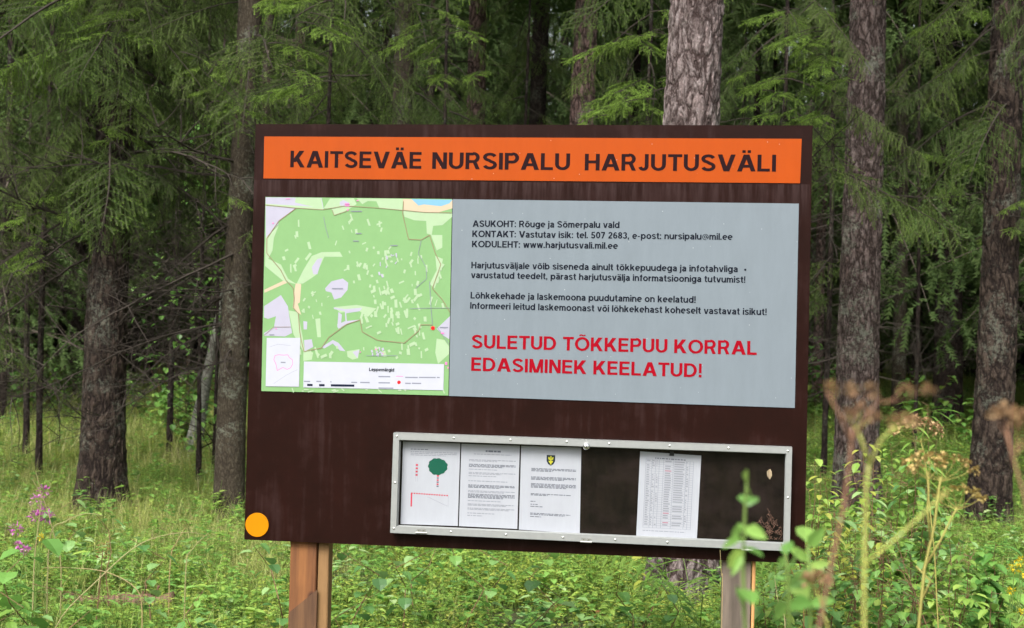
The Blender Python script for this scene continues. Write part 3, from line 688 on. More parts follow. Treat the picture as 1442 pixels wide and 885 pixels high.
def dome(parent, name, px, py, r, y, mat, hgt=0.6, n=12):
    cx, cz = bq(px, py, y); mb = MB(); rings = 4; vs = []
    for j in range(rings + 1):
        a = PI / 2 * j / rings
        vs += [(cx + r * math.cos(a) * math.cos(2 * PI * k / n), y - r * hgt * math.sin(a), cz + r * math.cos(a) * math.sin(2 * PI * k / n)) for k in range(n)]
    mb.add(vs, [(j * n + k, j * n + (k + 1) % n, (j + 1) * n + (k + 1) % n, (j + 1) * n + k) for j in range(rings) for k in range(n)])
    return mb.obj(name, mat, parent, True)
for px, py in [(558.8, 614.6), (639, 617.3), (719, 620), (798, 622.5), (858, 624.8), (943, 628.2), (1026, 631.3), (1109.5, 635.6), (556.5, 680), (1109.6, 701), (554.5, 744.5), (635, 749.3), (712.5, 753), (793, 757), (866.5, 760.3), (940, 764), (1023.5, 767), (1106, 771)]:
    dome(cs, 'rivet', px, py, 0.0042, YF, M_steel)
lk = dome(cs, 'cam_lock', 826, 629, 0.0135, YF, M_steel, 0.9, 20)
mb = MB(); cx, cz = bq(826, 629, YF); slab(mb, [(cx - .0015, cz + .006), (cx + .0015, cz + .006), (cx + .0015, cz - .006), (cx - .0015, cz - .006)], YF - .0128, YF - .011); mb.obj('keyhole', plain('black_slot', L(.02, .02, .02)), lk)
for px, py in [(593.5, 748), (825.5, 760.8), (1052.5, 772.2)]:
    cx, cz = bq(px, py, YF); mb = MB()
    for dx in (-.009, .009): slab(mb, [(cx + dx - .0075, cz + .007), (cx + dx + .0075, cz + .007), (cx + dx + .0075, cz - .006), (cx + dx - .0075, cz - .006)], YF - .002, YF - .0002)
    mb.tube([(cx - .02, YF - .003, cz - .006), (cx + .02, YF - .003, cz - .006)], .0032, 8); hg = mb.obj('hinge', plain('dull_steel', L(.32, .32, .3), .5, .1, metal=.8), cs)
    for dx in (-.009, .009):
        m2 = MB(); slab(m2, [(cx + dx - .002, cz + .003), (cx + dx + .002, cz + .003), (cx + dx + .002, cz - .001), (cx + dx - .002, cz - .001)], YF - .0028, YF - .0019); m2.obj('screw', M_steel, hg)

# ---- sheets of paper behind the glass: things of their own
YP = -0.0062
def sheet(label, quad, yy=YP):
    w4 = [bq(*p, yy) for p in quad]; cx = sum(p[0] for p in w4) / 4; cz = min(p[1] for p in w4)
    org = Vector((cx, yy, cz)); e = link('paper_notice', None); e.matrix_world = RB @ Matrix.Translation(org)
    tag(e, label, 'paper notice', 'paper notices in the display case')
    mb = MB(); slab(mb, w4, yy, yy + 0.0006, 0, org); mb.obj('sheet', M_paper, e)
    def mp(u, v):        # u,v in 0..1 over the sheet -> local x,z
        a = Vector(w4[0]).lerp(Vector(w4[1]), u); b = Vector(w4[3]).lerp(Vector(w4[2]), u); p = a.lerp(b, v); return (p.x - org.x, p.y - org.z)
    return e, mp
def ink(mb, mp, u0, v0, u1, v1, mi=0, y=-0.0003):
    a, b, c_, d = mp(u0, v1), mp(u1, v1), mp(u1, v0), mp(u0, v0); mb.add([(p[0], y, p[1]) for p in (a, b, c_, d)], [(0, 1, 2, 3)], mi)
def ink_line(mb, mp, u0, u1, v, hgt, rng, mi=0):
    u = u0
    while u < u1:
        wl = rng.uniform(.02, .085); ink(mb, mp, u, v, min(u + wl, u1), v + hgt, mi); u += wl + .012
r3 = random.Random(3)
e, mp = sheet('leftmost sheet in the display case, with a printed green tree and red striped barrier', [(567.6, 621.8), (648.2, 624.8), (644.6, 741), (564, 738.2)])
mb = MB(); ink_line(mb, mp, .14, .45, .085, .009, r3, 1)
for v in (.115, .135, .155): ink_line(mb, mp, .14, .95 if v < .15 else .75, v, .008, r3)
tc_ = (.62, .29); rr_ = [(1 + .03 * math.sin(3 * a + 1) + .10 * abs(math.sin(5.5 * a)) - .04) for a in [2 * PI * k / 40 for k in range(40)]]
mb.add([(mp(tc_[0] + .165 * rr_[k] * math.cos(2 * PI * k / 40), tc_[1] - .1 * rr_[k] * math.sin(2 * PI * k / 40))[0], -0.0003, mp(tc_[0] + .165 * rr_[k] * math.cos(2 * PI * k / 40), tc_[1] - .1 * rr_[k] * math.sin(2 * PI * k / 40))[1]) for k in range(40)], [tuple(range(40))], 2)
for k in range(6): ink(mb, mp, .61, .395 + .025 * k, .645, .412 + .025 * k, 3 if k % 2 == 0 else 1)
for k in range(4): ink(mb, mp, .235, .27 + .04 * k, .275, .29 + .04 * k, 3)
ink(mb, mp, .24, .25, .243, .48, 0); ink(mb, mp, .27, .25, .273, .48, 0)
ink(mb, mp, .165, .62, .19, .785, 3)
for k in range(15): ink(mb, mp, .17 + .044 * k, .615 + .001 * k, .197 + .044 * k, .63 + .001 * k, 3)
for k in range(12): ink(mb, mp, .45 + .03 * k, .66 + .009 * k, .48 + .03 * k, .664 + .009 * k, 0)
ink(mb, mp, .82, .64, .823, .78, 0)
inks = [M_inkgrey, M_inkmid, flat('print_green', 27, 85, 68), flat('print_red', 190, 55, 75), flat('print_yellow', 181, 176, 55), flat('print_black', 38, 47, 53)]
mb.obj('print', inks, e)
e, mp = sheet('white sheet of dense small print, second from the left in the display case', [(649.8, 625), (732, 628), (728.4, 745.2), (646.2, 741.2)])
mb = MB(); ink_line(mb, mp, .42, .68, .07, .02, r3, 1); ink_line(mb, mp, .22, .86, .115, .008, r3)
for v, e_, n_ in [(.185, .94, 2), (.24, .94, 3), (.3, .9, 1), (.34, .94, 2), (.38, .62, 1), (.44, .94, 1), (.49, .94, 3), (.56, .94, 2), (.6, .94, 4), (.68, .7, 1), (.72, .94, 2), (.77, .94, 2), (.83, .94, 1), (.86, .4, 1)]:
    for k in range(n_): ink_line(mb, mp, .14, e_ if k < n_ - 1 or e_ < .9 else r3.uniform(.5, .94), v + .014 * k, .009, r3, 1 if n_ > 2 else 0)
mb.obj('print', inks, e)
e, mp = sheet('third sheet from the left in the display case, headed by a small dark shield', [(734, 628), (818.6, 630.6), (816.4, 751.8), (730.6, 746)])
mb = MB(); shield = [(.43, .1), (.57, .1), (.57, .17), (.545, .205), (.5, .225), (.455, .205), (.43, .17)]
mb.add([(mp(*p)[0], -0.0003, mp(*p)[1]) for p in shield], [tuple(range(7))[::-1]], 5)
for a_ in ([(.49, .11), (.51, .11), (.51, .21), (.49, .21)], [(.455, .12), (.485, .13), (.49, .16), (.46, .15)], [(.545, .12), (.515, .13), (.51, .16), (.54, .15)], [(.46, .165), (.49, .17), (.49, .195), (.47, .185)], [(.54, .165), (.51, .17), (.51, .195), (.53, .185)]):
    mb.add([(mp(*p)[0], -0.0005, mp(*p)[1]) for p in a_], [(0, 1, 2, 3)], 4)
for v, n_, e_ in [(.26, 3, .92), (.36, 3, .92), (.44, 4, .92), (.56, 2, .84), (.65, 1, .26), (.685, 1, .3), (.71, 1, .38), (.79, 2, .84), (.83, 1, .36)]:
    for k in range(n_): ink_line(mb, mp, .18, e_ if k < n_ - 1 or n_ == 1 else r3.uniform(.4, .85), v + .014 * k, .009, r3, 1)
mb.obj('print', inks, e)
e4, mp = sheet('sheet with a ruled table, hanging from a clip at the right of the display case', [(901.5, 635.9), (987.6, 641.9), (981.2, 761.4), (895.8, 757)], YP)
mb = MB()
for k in range(30): ink(mb, mp, .1, .08 + .0275 * k, .88, .0825 + .0275 * k, 0)
for u in (.1, .2, .26, .32, .39, .55, .76, .82, .88): ink(mb, mp, u, .08, u + .006, .88, 0)
for k in range(28):
    for a_, b_, m_ in [(.12, .18, 0), (.21, .25, 0), (.28, .31, 0), (.42, .53, 3 if k % 3 else 0), (.57, .74, 0), (.77, .81, 0)]:
        if r3.random() < .85: ink(mb, mp, a_, .09 + .0275 * k, b_ - r3.uniform(0, .03), .102 + .0275 * k, 0 if m_ == 0 or r3.random() < .8 else 6)
ink_line(mb, mp, .25, .75, .06, .012, r3, 1); ink_line(mb, mp, .1, .8, .91, .008, r3)
mb.obj('print', inks + [flat('faint_red', 170, 120, 135)], e4)
cx, cz = bq(946, 639.5, YP); org = Vector((cx, YP - .001, cz)); e = link('binder_clip', None); e.matrix_world = RB @ Matrix.Translation(org)
tag(e, 'small black clip holding up the sheet with the ruled table', 'clip'); mb = MB()
slab(mb, [(-.007, .008), (.007, .008), (.0085, -.006), (-.0085, -.006)], -.004, .0); mb.tube([(-.004, -.004, .006), (-.004, -.006, -.002), (.004, -.006, -.002), (.004, -.004, .006)], .0008, 4)
mb.me = mb.obj('clip_body', plain('black_clip', L(.03, .03, .035), .4), e)
# a pale folded leaf stuck inside the glass and dry rootlets in the lower right corner
cx, cz = bq(1083, 670, -.02); e = link('dry_leaf', None); e.matrix_world = RB @ Matrix.Translation((cx, -.0075, cz)); tag(e, 'small pale folded dry leaf inside the right end of the display case', 'leaf')
mb = MB(); mb.leaf((0, 0, .02), (.1, 0, -1), (0, -1, 0), .036, .017, 0, .35, .1, shape='round'); mb.leaf((.004, -.001, .022), (-.2, 0, -1), (0, -1, 0), .02, .01, 0, .35); mb.obj('blade', leafy('pale_dry_leaf', [(.75, .6, .42), (.6, .45, .3)], .3), e)
cx, cz = bq(1096, 760, -.012); e = link('dry_rootlets', None); e.matrix_world = RB @ Matrix.Translation((cx, -.012, cz)); tag(e, 'tangle of reddish dry rootlets in the lower right corner of the display case', 'dry roots')
mb = MB()
for k in range(46):
    p = Vector((r3.uniform(-.07, .012), r3.uniform(-.004, .004), r3.uniform(0, .07) * (1 if k % 3 else .4))); pts = [p]
    for j in range(5): p = p + Vector((r3.uniform(-.012, .012), r3.uniform(-.001, .001), r3.uniform(-.01, .014))); p.x = min(p.x, .013); p.z = max(p.z, 0); pts.append(p)
    mb.tube(pts, .0005, 3, 0, False)
mb.obj('strands', plain('red_rootlet', L(.22, .12, .09), .8), e)

# ---- posts
def wood(name, c1, c2, knots=True):
    t = NT(name); g1 = t.noise(t.coord((26, 26, 1.2)), 1.0, 6, 0.7); g2 = t.noise(t.coord((1, 1, .5)), 7, 4)
    c_ = t.ramp(g1, [(0.3, L(*c1)), (0.7, L(*c2))]); k = t.ramp(g2, [(0.3, L(.75, .72, .7)), (0.7, L(1.15, 1.15, 1.15))])
    c_ = t.mix(1.0, c_, k, 'MULTIPLY')
    v = t.n('ShaderNodeTexVoronoi'); v.inputs['Scale'].default_value = 7; t.l(t.coord((1, 1, .8)), v.inputs['Vector'])
    kn = t.ramp(v.outputs['Distance'], [(0.09, L(1, 1, 1)), (0.15, L(0, 0, 0))])
    t.base(t.mix(kn, c_, L(c1[0] * .35, c1[1] * .3, c1[2] * .3))); t.set(Roughness=0.75); t.bump(g1, 0.35, 0.004); return t.m
M_wood = wood('reddish_wood', (.10, .034, .009), (.25, .10, .028)); M_woodl = wood('pale_wood', (.15, .078, .028), (.25, .14, .052)); M_woodg = wood('weathered_wood', (.07, .055, .042), (.19, .15, .115)); M_woodo = wood('orange_wood', (.45, .22, .08), (.6, .32, .12))
M_woodm = wood('darker_wood', (.06, .026, .011), (.155, .075, .03))  # darker brown than the beam, for the slanted splice
def post(name, cols):
    p = link('post', None, sign)
    for nm, pxa, pxb, ya, yb, za, zb, m in cols:
        xa, xb = bq(pxa, 780, .03)[0], bq(pxb, 780, .03)[0]; n = 12; mb = MB(); rg = random.Random(hash(nm) % 97 if False else int(pxa)); vs = []
        for i in range(n + 1):
            z = za + (zb - za) * i / n; j = lambda: rg.uniform(-.0012, .0012)
            vs += [(xa + j() + .003, ya, z), (xb + j() - .003, ya, z), (xb + j(), ya + .003, z), (xb, yb, z), (xa, yb, z), (xa + j(), ya + .003, z)]
        fs = [(i * 6 + k, i * 6 + (k + 1) % 6, (i + 1) * 6 + (k + 1) % 6, (i + 1) * 6 + k) for i in range(n) for k in range(6)] + [(5, 4, 3, 2, 1, 0), tuple(range(n * 6, n * 6 + 6))]
        mb.add(vs, fs); mb.obj(nm, m, p)
    return p
ztop = HC + BH / 2 - .12
zd0, zd1 = bq(410, 862, .02)[1], bq(445, 830, .02)[1]
pl = post('left', [('beam', 409, 446.5, .0225, .085, -.3, ztop, M_wood), ('side_lath', 448, 463, .03, .085, -.3, ztop, M_woodl)])
mb = MB(); xa, xb = bq(408.5, 850, .02)[0], bq(446.8, 850, .02)[0]     # darker splice in front of the beam's foot, cut on the slant
slab(mb, [(xa, zd0), (xb, zd1), (xb, -.25), (xa, -.25)], .012, .0218); mb.obj('splice', M_woodm, pl)
post('right', [('beam', 1017, 1058.5, .0225, .11, -.3, ztop, M_woodg), ('side_lath', 1059.5, 1064, .0225, .1, -.3, ztop, M_woodo)])

# ------------------------------------------------------------------ trees with names of their own
rt = random.Random(21)
def deadset(th, lean, r, z0, z1, n, rng, smin=.6, smax=1.3, az=None):
    for i in range(n):
        z = rng.uniform(z0, z1); a = rng.uniform(0, 6.28) if az is None else rng.uniform(*az)
        link('dead_branch', rng.choice(DEADB), th, (lean[0] * z + r * .8 * math.cos(a), r * .8 * math.sin(a), z), (rng.uniform(0, 6), rng.uniform(-.3, .45), a), rng.uniform(smin, smax))

th, le, r = tree('spruce_tree', 150, 11.4, 61, 3.4, M_pine2, 'thick rough-barked spruce left of the board, with drooping green boughs round its upper trunk', seed=3, na=96, dz=.025, flare=.42)
add_boughs(th, le, 2.8, 5.0, r, 60, rt, smin=.3, smax=.62, az=(-3.1, .1), dn=(.1, .8))
add_boughs(th, le, 3.0, 6.5, r, 26, rt, smin=.7, smax=1.1, dn=(.1, .5))
deadset(th, le, r, 2.1, 3.4, 8, rt, az=(2.4, 4.2)); deadset(th, le, r, 2.1, 3.2, 5, rt, az=(-.8, .8))
th, le, r = tree('spruce_tree', 331, 11.3, 42, 3.0, M_spruce, 'slim grey-brown spruce trunk half hidden by the left edge of the board', seed=4, na=72, dz=.03, flare=.2)
add_boughs(th, le, 3.0, 7, r, 26, rt, smin=.45, smax=.95, dn=(.05, .5)); deadset(th, le, r, 1.2, 3.6, 16, rt, az=(2.0, 4.6))
th, le, r = tree('spruce_tree', 551, 14.5, 35, 3.4, M_spruce, 'straight smooth spruce trunk rising behind the first word of the orange title', seed=5, na=48, dz=.05, flare=.2)
add_boughs(th, le, 3.7, 8, r, 26, rt, smin=.5, smax=1.0); deadset(th, le, r, 2.6, 4.5, 10, rt)
th, le, r = tree('pine_tree', 661, 18, 33, 2.9, M_red, 'reddish pine trunk with boughs before it, above the middle word of the title', seed=6, na=64, dz=.04)
deadset(th, le, r, 3, 5.5, 8, rt)
th, le, r = tree('pine_tree', 746, 22, 30, 3.6, M_dark, 'dim dark trunk far back between the two reddish pines above the board', seed=7, na=40, dz=.06)
th, le, r = tree('pine_tree', 810, 15.5, 42, 3.2, M_red, 'reddish flaky pine trunk just left of the thick pale one above the board', seed=8, na=80, dz=.03)
th, le, r = tree('pine_tree', 966, 8.4, 90, 3.2, M_pine, 'thickest pale scaly pine trunk, standing right behind the top edge of the board', seed=9, na=150, dz=.02, flare=.25)
th, le, r = tree('pine_tree', 1213, 11.5, 62, 2.0, M_pine3, 'tall bare lichen-flecked pine trunk just right of the board', seed=10, na=120, dz=.022, flare=.42)
deadset(th, le, r, 2.6, 5, 3, rt, smin=.5, smax=.8, az=(-.6, .6))
th, le, r = tree('spruce_tree', 1269, 20, 20, 1.2, M_spruce, 'thin pale trunk close behind the bare pine right of the board', seed=11, na=32, dz=.06, flare=.2)
add_boughs(th, le, 4.2, 9, r, 16, rt, smin=.7, smax=1.1)
th, le, r = tree('pine_tree', 1337, 20.5, 41, .4, M_dark, 'dark pine trunk standing farther back between the two near trunks on the right', seed=12, na=72, dz=.04, flare=.3)
deadset(th, le, r, 2.4, 5, 8, rt)
th, le, r = tree('spruce_tree', 1393, 11.5, 56, 5.4, M_pine2, 'dark leaning trunk at the right edge, spruce boughs hanging over its top', seed=13, na=96, dz=.025, flare=.35)
add_boughs(th, le, 3.2, 6.5, r, 26, rt, smin=.35, smax=.75, dn=(.1, .7)); add_boughs(th, le, 3.3, 5.5, r, 6, rt, smin=.6, smax=.95, az=(-3.4, -1.6), dn=(.1, .5))
add_boughs(th, le, 2.55, 2.75, r, 2, rt, smin=.35, smax=.45, az=(-1.6, -1.0))
th, le, r = tree('pine_tree', 1149, 22, 15, 4.6, M_red, 'slender reddish trunk in the shade beside the right edge of the board', seed=14, na=28, dz=.08)
th, le, r = tree('pine_tree', 111, 22, 29, 2.2, M_dark, 'dark trunk in the distance on the left, behind the thick spruce', seed=15, na=48, dz=.06)
deadset(th, le, r, 1, 5, 8, rt)
th, le, r = tree('birch_tree', 3, 19, 11, 2.0, M_spruce, 'thin pale trunk at the very left edge', seed=16, na=20, dz=.1); deadset(th, le, r, 1.6, 5, 18, rt, .8, 1.5)
th, le, r = tree('birch_tree', 16, 21, 8, 2.8, M_spruce, 'very thin pale trunk second from the left edge', seed=17, na=20, dz=.1); deadset(th, le, r, 1.6, 5, 10, rt)
th, le, r = tree('dead_trunk', 276, 15.5, 22, 17, plain('lichen_bark', L(.17, .17, .145), .95, .6, 30), 'leaning broken stem grey with lichen, left of the board behind leaves', H=2.3, seed=18, na=28, dz=.08, crown=None, flare=.4, cat='dead tree')
deadset(th, le, .06, .5, 2.2, 8, rt, .3, .6)
for px, D, wp, ln, lab in [(286, 13.6, 7, 1.6, 'thin dark sapling stem with a few leaves, left one of the pair beside the board'), (303, 14.2, 5, 3.0, 'thinnest dark sapling stem, right one of the pair beside the board'), (40, 14.5, 9, 1.5, 'thin young spruce stem near the left edge in front of the wood')]:
    th, le, r = tree('sapling', px, D, wp, ln, M_dark, lab, H=5.5, seed=int(px), na=10, dz=.15, crown=None, cat='sapling')
    deadset(th, le, r, .9, 3, 7, rt, .3, .7)
    if px > 200:
        mb = MB()
        for k in range(70):
            z = rt.uniform(.4, 3.6); a = rt.uniform(0, 6.28); q = rt.uniform(.08, .75); c_ = Vector((le[0] * z + q * math.cos(a), q * math.sin(a), z))
            if k % 3 == 0: mb.tube([(le[0] * z, 0, z - .2), tuple(c_)], [.004, .0015], 3, 1, False)
            for j in range(3): mb.leaf(c_ + Vector((rt.gauss(0, .05), rt.gauss(0, .05), rt.gauss(0, .05))), (rt.gauss(0, 1), rt.gauss(0, 1), rt.gauss(-.3, .5)), (0, 0, 1), rt.uniform(.05, .085), rt.uniform(.04, .06), 0, shape='oval')
        mb.obj('foliage', [M_leaf, M_dark], th)

# young spruces whose boughs show in the gaps between the trunks
yg = [(458, 10.6, 13, 2.0, 7.5, 34, 'young spruce behind the upper left corner of the board, pale new tips on its boughs'),
      (905, 11.2, 12, 1.9, 7.5, 38, 'young spruce filling the gap left of the thick pale pine'),
      (1096, 10.4, 13, 2.7, 6.5, 28, 'young spruce with bright level tips above the right end of the board'),
      (1165, 14.5, 14, 2.0, 9, 34, 'young spruce with long hanging twigs between the board and the bare pine'),
      (1290, 17, 10, 4.2, 9, 18, 'young spruce draped between the bare pine and the dark trunk on the right'),
      (622, 12.6, 10, 2.6, 8, 24, 'young spruce whose boughs cross in front of the reddish pine above the board'),
      (735, 15.5, 10, 2.2, 9, 26, 'young spruce with thin bare lower twigs above the middle of the board'),
      (60, 13.6, 15, 1.9, 9, 44, 'broad young spruce at the upper left, its boughs hanging over the dim wood'),
      (245, 15.5, 14, 2.1, 9, 40, 'young spruce between the thick trunk and the board'),
      (1475, 16, 14, 2.6, 9, 24, 'young spruce leaning in from beyond the right edge'),
      (-60, 12, 14, 1.8, 8, 26, 'young spruce reaching in from beyond the left edge')]
for i, (px, D, wp, z0, z1, n, lab) in enumerate(yg):
    th, le, r = tree('young_spruce', px, D, wp * .6, 2.3, M_dark, lab, H=9 + i % 3, seed=40 + i, na=14, dz=.15, crown=None, cat='tree', flare=.2, group='young spruces')
    add_boughs(th, (le[0], 0), z0, z0 + 3.2, r, int(n * .8), rt, smin=.3, smax=.7, dn=(.0, .6)); add_boughs(th, (le[0], 0), z0 + 3, z1, r, 12, rt, smin=.5, smax=.9); deadset(th, (le[0], 0), r, .8, z0 + .8, 20, rt, .35, .8)

# boughs whose pale tip colour is new growth plus painted-in light, each hung on the tree it belongs to
things_now = [o for o in COL.objects if o.name.split('.')[0] in ('spruce_tree', 'young_spruce')]
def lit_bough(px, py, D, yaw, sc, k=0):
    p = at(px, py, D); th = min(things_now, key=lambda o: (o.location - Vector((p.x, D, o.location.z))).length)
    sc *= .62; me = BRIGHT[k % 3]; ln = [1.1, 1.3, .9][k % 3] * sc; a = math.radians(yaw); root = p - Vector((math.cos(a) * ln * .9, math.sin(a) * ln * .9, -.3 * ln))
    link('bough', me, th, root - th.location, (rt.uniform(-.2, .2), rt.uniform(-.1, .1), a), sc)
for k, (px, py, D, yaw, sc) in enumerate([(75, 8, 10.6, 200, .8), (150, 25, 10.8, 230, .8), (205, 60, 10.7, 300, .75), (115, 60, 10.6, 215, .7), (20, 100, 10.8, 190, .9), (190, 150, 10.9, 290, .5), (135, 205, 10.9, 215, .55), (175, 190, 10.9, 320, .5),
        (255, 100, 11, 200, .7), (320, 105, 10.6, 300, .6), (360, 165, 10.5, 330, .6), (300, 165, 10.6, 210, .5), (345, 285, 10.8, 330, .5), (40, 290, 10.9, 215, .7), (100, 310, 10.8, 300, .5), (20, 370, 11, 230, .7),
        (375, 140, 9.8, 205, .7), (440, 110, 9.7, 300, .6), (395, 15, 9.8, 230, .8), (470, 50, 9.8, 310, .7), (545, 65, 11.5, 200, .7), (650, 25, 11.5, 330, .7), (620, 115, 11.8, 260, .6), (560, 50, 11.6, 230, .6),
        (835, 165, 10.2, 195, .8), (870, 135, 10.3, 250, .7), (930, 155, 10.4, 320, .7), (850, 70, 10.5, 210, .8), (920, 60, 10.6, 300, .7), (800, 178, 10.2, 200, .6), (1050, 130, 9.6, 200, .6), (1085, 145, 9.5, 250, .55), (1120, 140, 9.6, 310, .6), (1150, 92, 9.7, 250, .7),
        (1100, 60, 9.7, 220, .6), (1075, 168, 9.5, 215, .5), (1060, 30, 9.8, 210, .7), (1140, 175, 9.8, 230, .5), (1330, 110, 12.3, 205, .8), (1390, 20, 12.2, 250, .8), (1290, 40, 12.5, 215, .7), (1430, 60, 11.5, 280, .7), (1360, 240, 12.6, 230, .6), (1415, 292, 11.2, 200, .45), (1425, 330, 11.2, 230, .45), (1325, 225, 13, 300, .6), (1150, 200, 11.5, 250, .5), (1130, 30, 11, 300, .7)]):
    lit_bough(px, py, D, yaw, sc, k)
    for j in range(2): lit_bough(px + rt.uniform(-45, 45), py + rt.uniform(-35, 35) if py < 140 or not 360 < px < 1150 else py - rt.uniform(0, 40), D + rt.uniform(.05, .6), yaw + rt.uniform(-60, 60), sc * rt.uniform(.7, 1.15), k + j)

# ---- slender spruces farther back: things with a trunk and a crown, alike in the dim wood
def far_tree_meshes(seed, H, z0, rad, dens):
    rng = random.Random(seed); mb = MB(); tmp = [(b, [Vector(v.co) for v in b.vertices], [tuple(p.vertices) for p in b.polygons], [p.material_index for p in b.polygons]) for b in BOUGHF]
    z = z0
    while z < H - .3:
        fr = 1 - (z - z0) / (H - z0); L_ = rad * (0.25 + 0.75 * fr)
        for k in range(dens):
            b, vv, ff, mi = rng.choice(tmp); a = rng.uniform(0, 6.28); sc = L_ / 1.8 * rng.uniform(.6, 1.15)
            Mx = Matrix.Rotation(a, 4, 'Z') @ Matrix.Rotation(rng.uniform(-.1, .4), 4, 'Y') @ Matrix.Scale(sc, 4); o = len(mb.v)
            mb.v += [tuple(Mx @ v + Vector((0, 0, z))) for v in vv]; mb.f += [tuple(x + o for x in f_) for f_ in ff]; mb.mi += mi; mb.tip += [0] * len(vv)
        z += rng.uniform(.35, .6)
    for _ in range(44):          # bare twigs under the crown
        z = rng.uniform(.8, z0 + 2); a = rng.uniform(0, 6.28); ln = rng.uniform(.4, 1.5); pts = [Vector((0, 0, z))]; d = Vector((math.cos(a), math.sin(a), rng.uniform(-.3, .2)))
        for j in range(5): d += Vector((rng.uniform(-.2, .2), rng.uniform(-.2, .2), rng.uniform(-.25, .1))); pts.append(pts[-1] + d.normalized() * ln / 5)
        mb.tube(pts, [.012, .01, .008, .006, .004, .002], 3, 1, False)
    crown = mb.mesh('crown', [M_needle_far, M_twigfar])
    tm = trunk_mesh('trunk', M_dark if seed % 2 else M_spruce, .06 + .02 * (seed % 3), H, (0, 0), 12, .4, seed, .2)
    return tm, crown
FT = [far_tree_meshes(61, 13, 2.0, 1.9, 3), far_tree_meshes(62, 16, 3.2, 2.2, 3), far_tree_meshes(63, 11, 1.2, 1.7, 3)]
pos = []
rf = random.Random(77)
while len(pos) < 44:
    D = rf.uniform(17.5, 30); px = rf.uniform(-150, 1600); p = on_ground(px, D)
    if all((p - q_).length > 1.9 for q_ in pos): pos.append(p)
pos = [p for p in pos if not (p.y < 22.5 and any(abs(p.x - at(c_, 480, p.y).x) < .05 * p.y for c_ in (1337, 111, 746)))]
for p in pos:
    tm, cm = FT[rf.randrange(3)]
    o = thing('forest_spruce', p, 'slender dark spruce standing in the dim wood behind the nearer trunks', 'tree', 'slender dark spruces in the wood', (0, 0, rf.uniform(0, 6)))
    o.scale = (1, 1, rf.uniform(.9, 1.2)); link('trunk', tm, o); link('crown', cm, o)

# ------------------------------------------------------------------ scattering of uncountable growth with geometry nodes
rx = random.Random(909)
def wings(n, ya, yb, smin, smax):
    out = []      # the same growth carried on outside the frame, left, right and before the board
    while len(out) < n:
        D = rx.uniform(ya, yb); px = rx.choice([rx.uniform(-1100, -120), rx.uniform(1560, 2500)]) if D > 5.6 else rx.uniform(-1500, 2900); p = on_ground(px, D)
        if D > 3.2: out.append((p.x, p.y, p.z, rx.uniform(0, 6.28), rx.uniform(smin, smax)))
    return out
def scatter(name, sources, pts, label, cat, kind='stuff'):
    """pts: list of (x, y, z, rotz, scale); sources are meshes picked at random"""
    c_ = bpy.data.collections.new(name + '_pieces')
    for i, s in enumerate(sources): c_.objects.link(bpy.data.objects.new('%s_piece_%02d' % (name, i), s))
    me = bpy.data.meshes.new(name); me.from_pydata([p[:3] for p in pts], [], [])
    a = me.attributes.new('rz', 'FLOAT', 'POINT'); a.data.foreach_set('value', [p[3] for p in pts])
    a = me.attributes.new('sc', 'FLOAT', 'POINT'); a.data.foreach_set('value', [p[4] for p in pts])
    a = me.attributes.new('pick', 'INT', 'POINT'); a.data.foreach_set('value', [rx.randrange(len(sources)) for _ in pts])
    ng = bpy.data.node_groups.new(name, 'GeometryNodeTree')
    ng.interface.new_socket('Geometry', in_out='INPUT', socket_type='NodeSocketGeometry'); ng.interface.new_socket('Geometry', in_out='OUTPUT', socket_type='NodeSocketGeometry')
    N = ng.nodes.new; gi = N('NodeGroupInput'); go = N('NodeGroupOutput'); ip = N('GeometryNodeInstanceOnPoints'); ci = N('GeometryNodeCollectionInfo')
    ci.inputs[0].default_value = c_; ci.inputs[1].default_value = True; ci.inputs[2].default_value = True
    def att(n, ty): o = N('GeometryNodeInputNamedAttribute'); o.data_type = ty; o.inputs[0].default_value = n; return o.outputs[0]
    cx_ = N('ShaderNodeCombineXYZ'); ng.links.new(att('rz', 'FLOAT'), cx_.inputs[2])
    ng.links.new(gi.outputs[0], ip.inputs['Points']); ng.links.new(ci.outputs[0], ip.inputs['Instance']); ip.inputs['Pick Instance'].default_value = True
    ng.links.new(att('pick', 'INT'), ip.inputs['Instance Index']); ng.links.new(cx_.outputs[0], ip.inputs['Rotation']); ng.links.new(att('sc', 'FLOAT'), ip.inputs['Scale'])
    ng.links.new(ip.outputs[0], go.inputs[0])
    o = link(name, me); m = o.modifiers.new('scatter', 'NODES'); m.node_group = ng
    tag(o, label, cat, None, kind); return o

# far wood: whole spruces all round, too dim and dense to count
whole = []
for tm, cm in FT:
    mb = MB()
    for src, off in ((tm, 2), (cm, 0)):
        o = len(mb.v); mb.v += [tuple(v.co) for v in src.vertices]; mb.f += [tuple(x + o for x in p.vertices) for p in src.polygons]; mb.mi += [p.material_index + off for p in src.polygons]; mb.tip += [0] * len(src.vertices)
    whole.append(mb.mesh('far_spruce', [M_needle_far, M_twig, M_dark]))
pts = []
for _ in range(620):
    D = 29 + 45 * rf.random(); px = rf.uniform(-500, 1950); p = on_ground(px, D); pts.append((p.x, p.y, p.z, rf.uniform(0, 6), rf.uniform(1.0, 1.5)))
for _ in range(260):        # the wood goes on to both sides
    y = rf.uniform(-6, 60); x = rf.choice([-1, 1]) * (12 + abs(y) * .5 + rf.uniform(0, 18)); pts.append((x, y, ground_z(x, y), rf.uniform(0, 6), rf.uniform(1.0, 1.5)))
for _ in range(240):        # and closes the far side of the clearing behind the viewer
    x = rf.uniform(-36, 36); y = rf.uniform(-60, -30); pts.append((x, y, ground_z(x, y), rf.uniform(0, 6), rf.uniform(1.0, 1.5)))
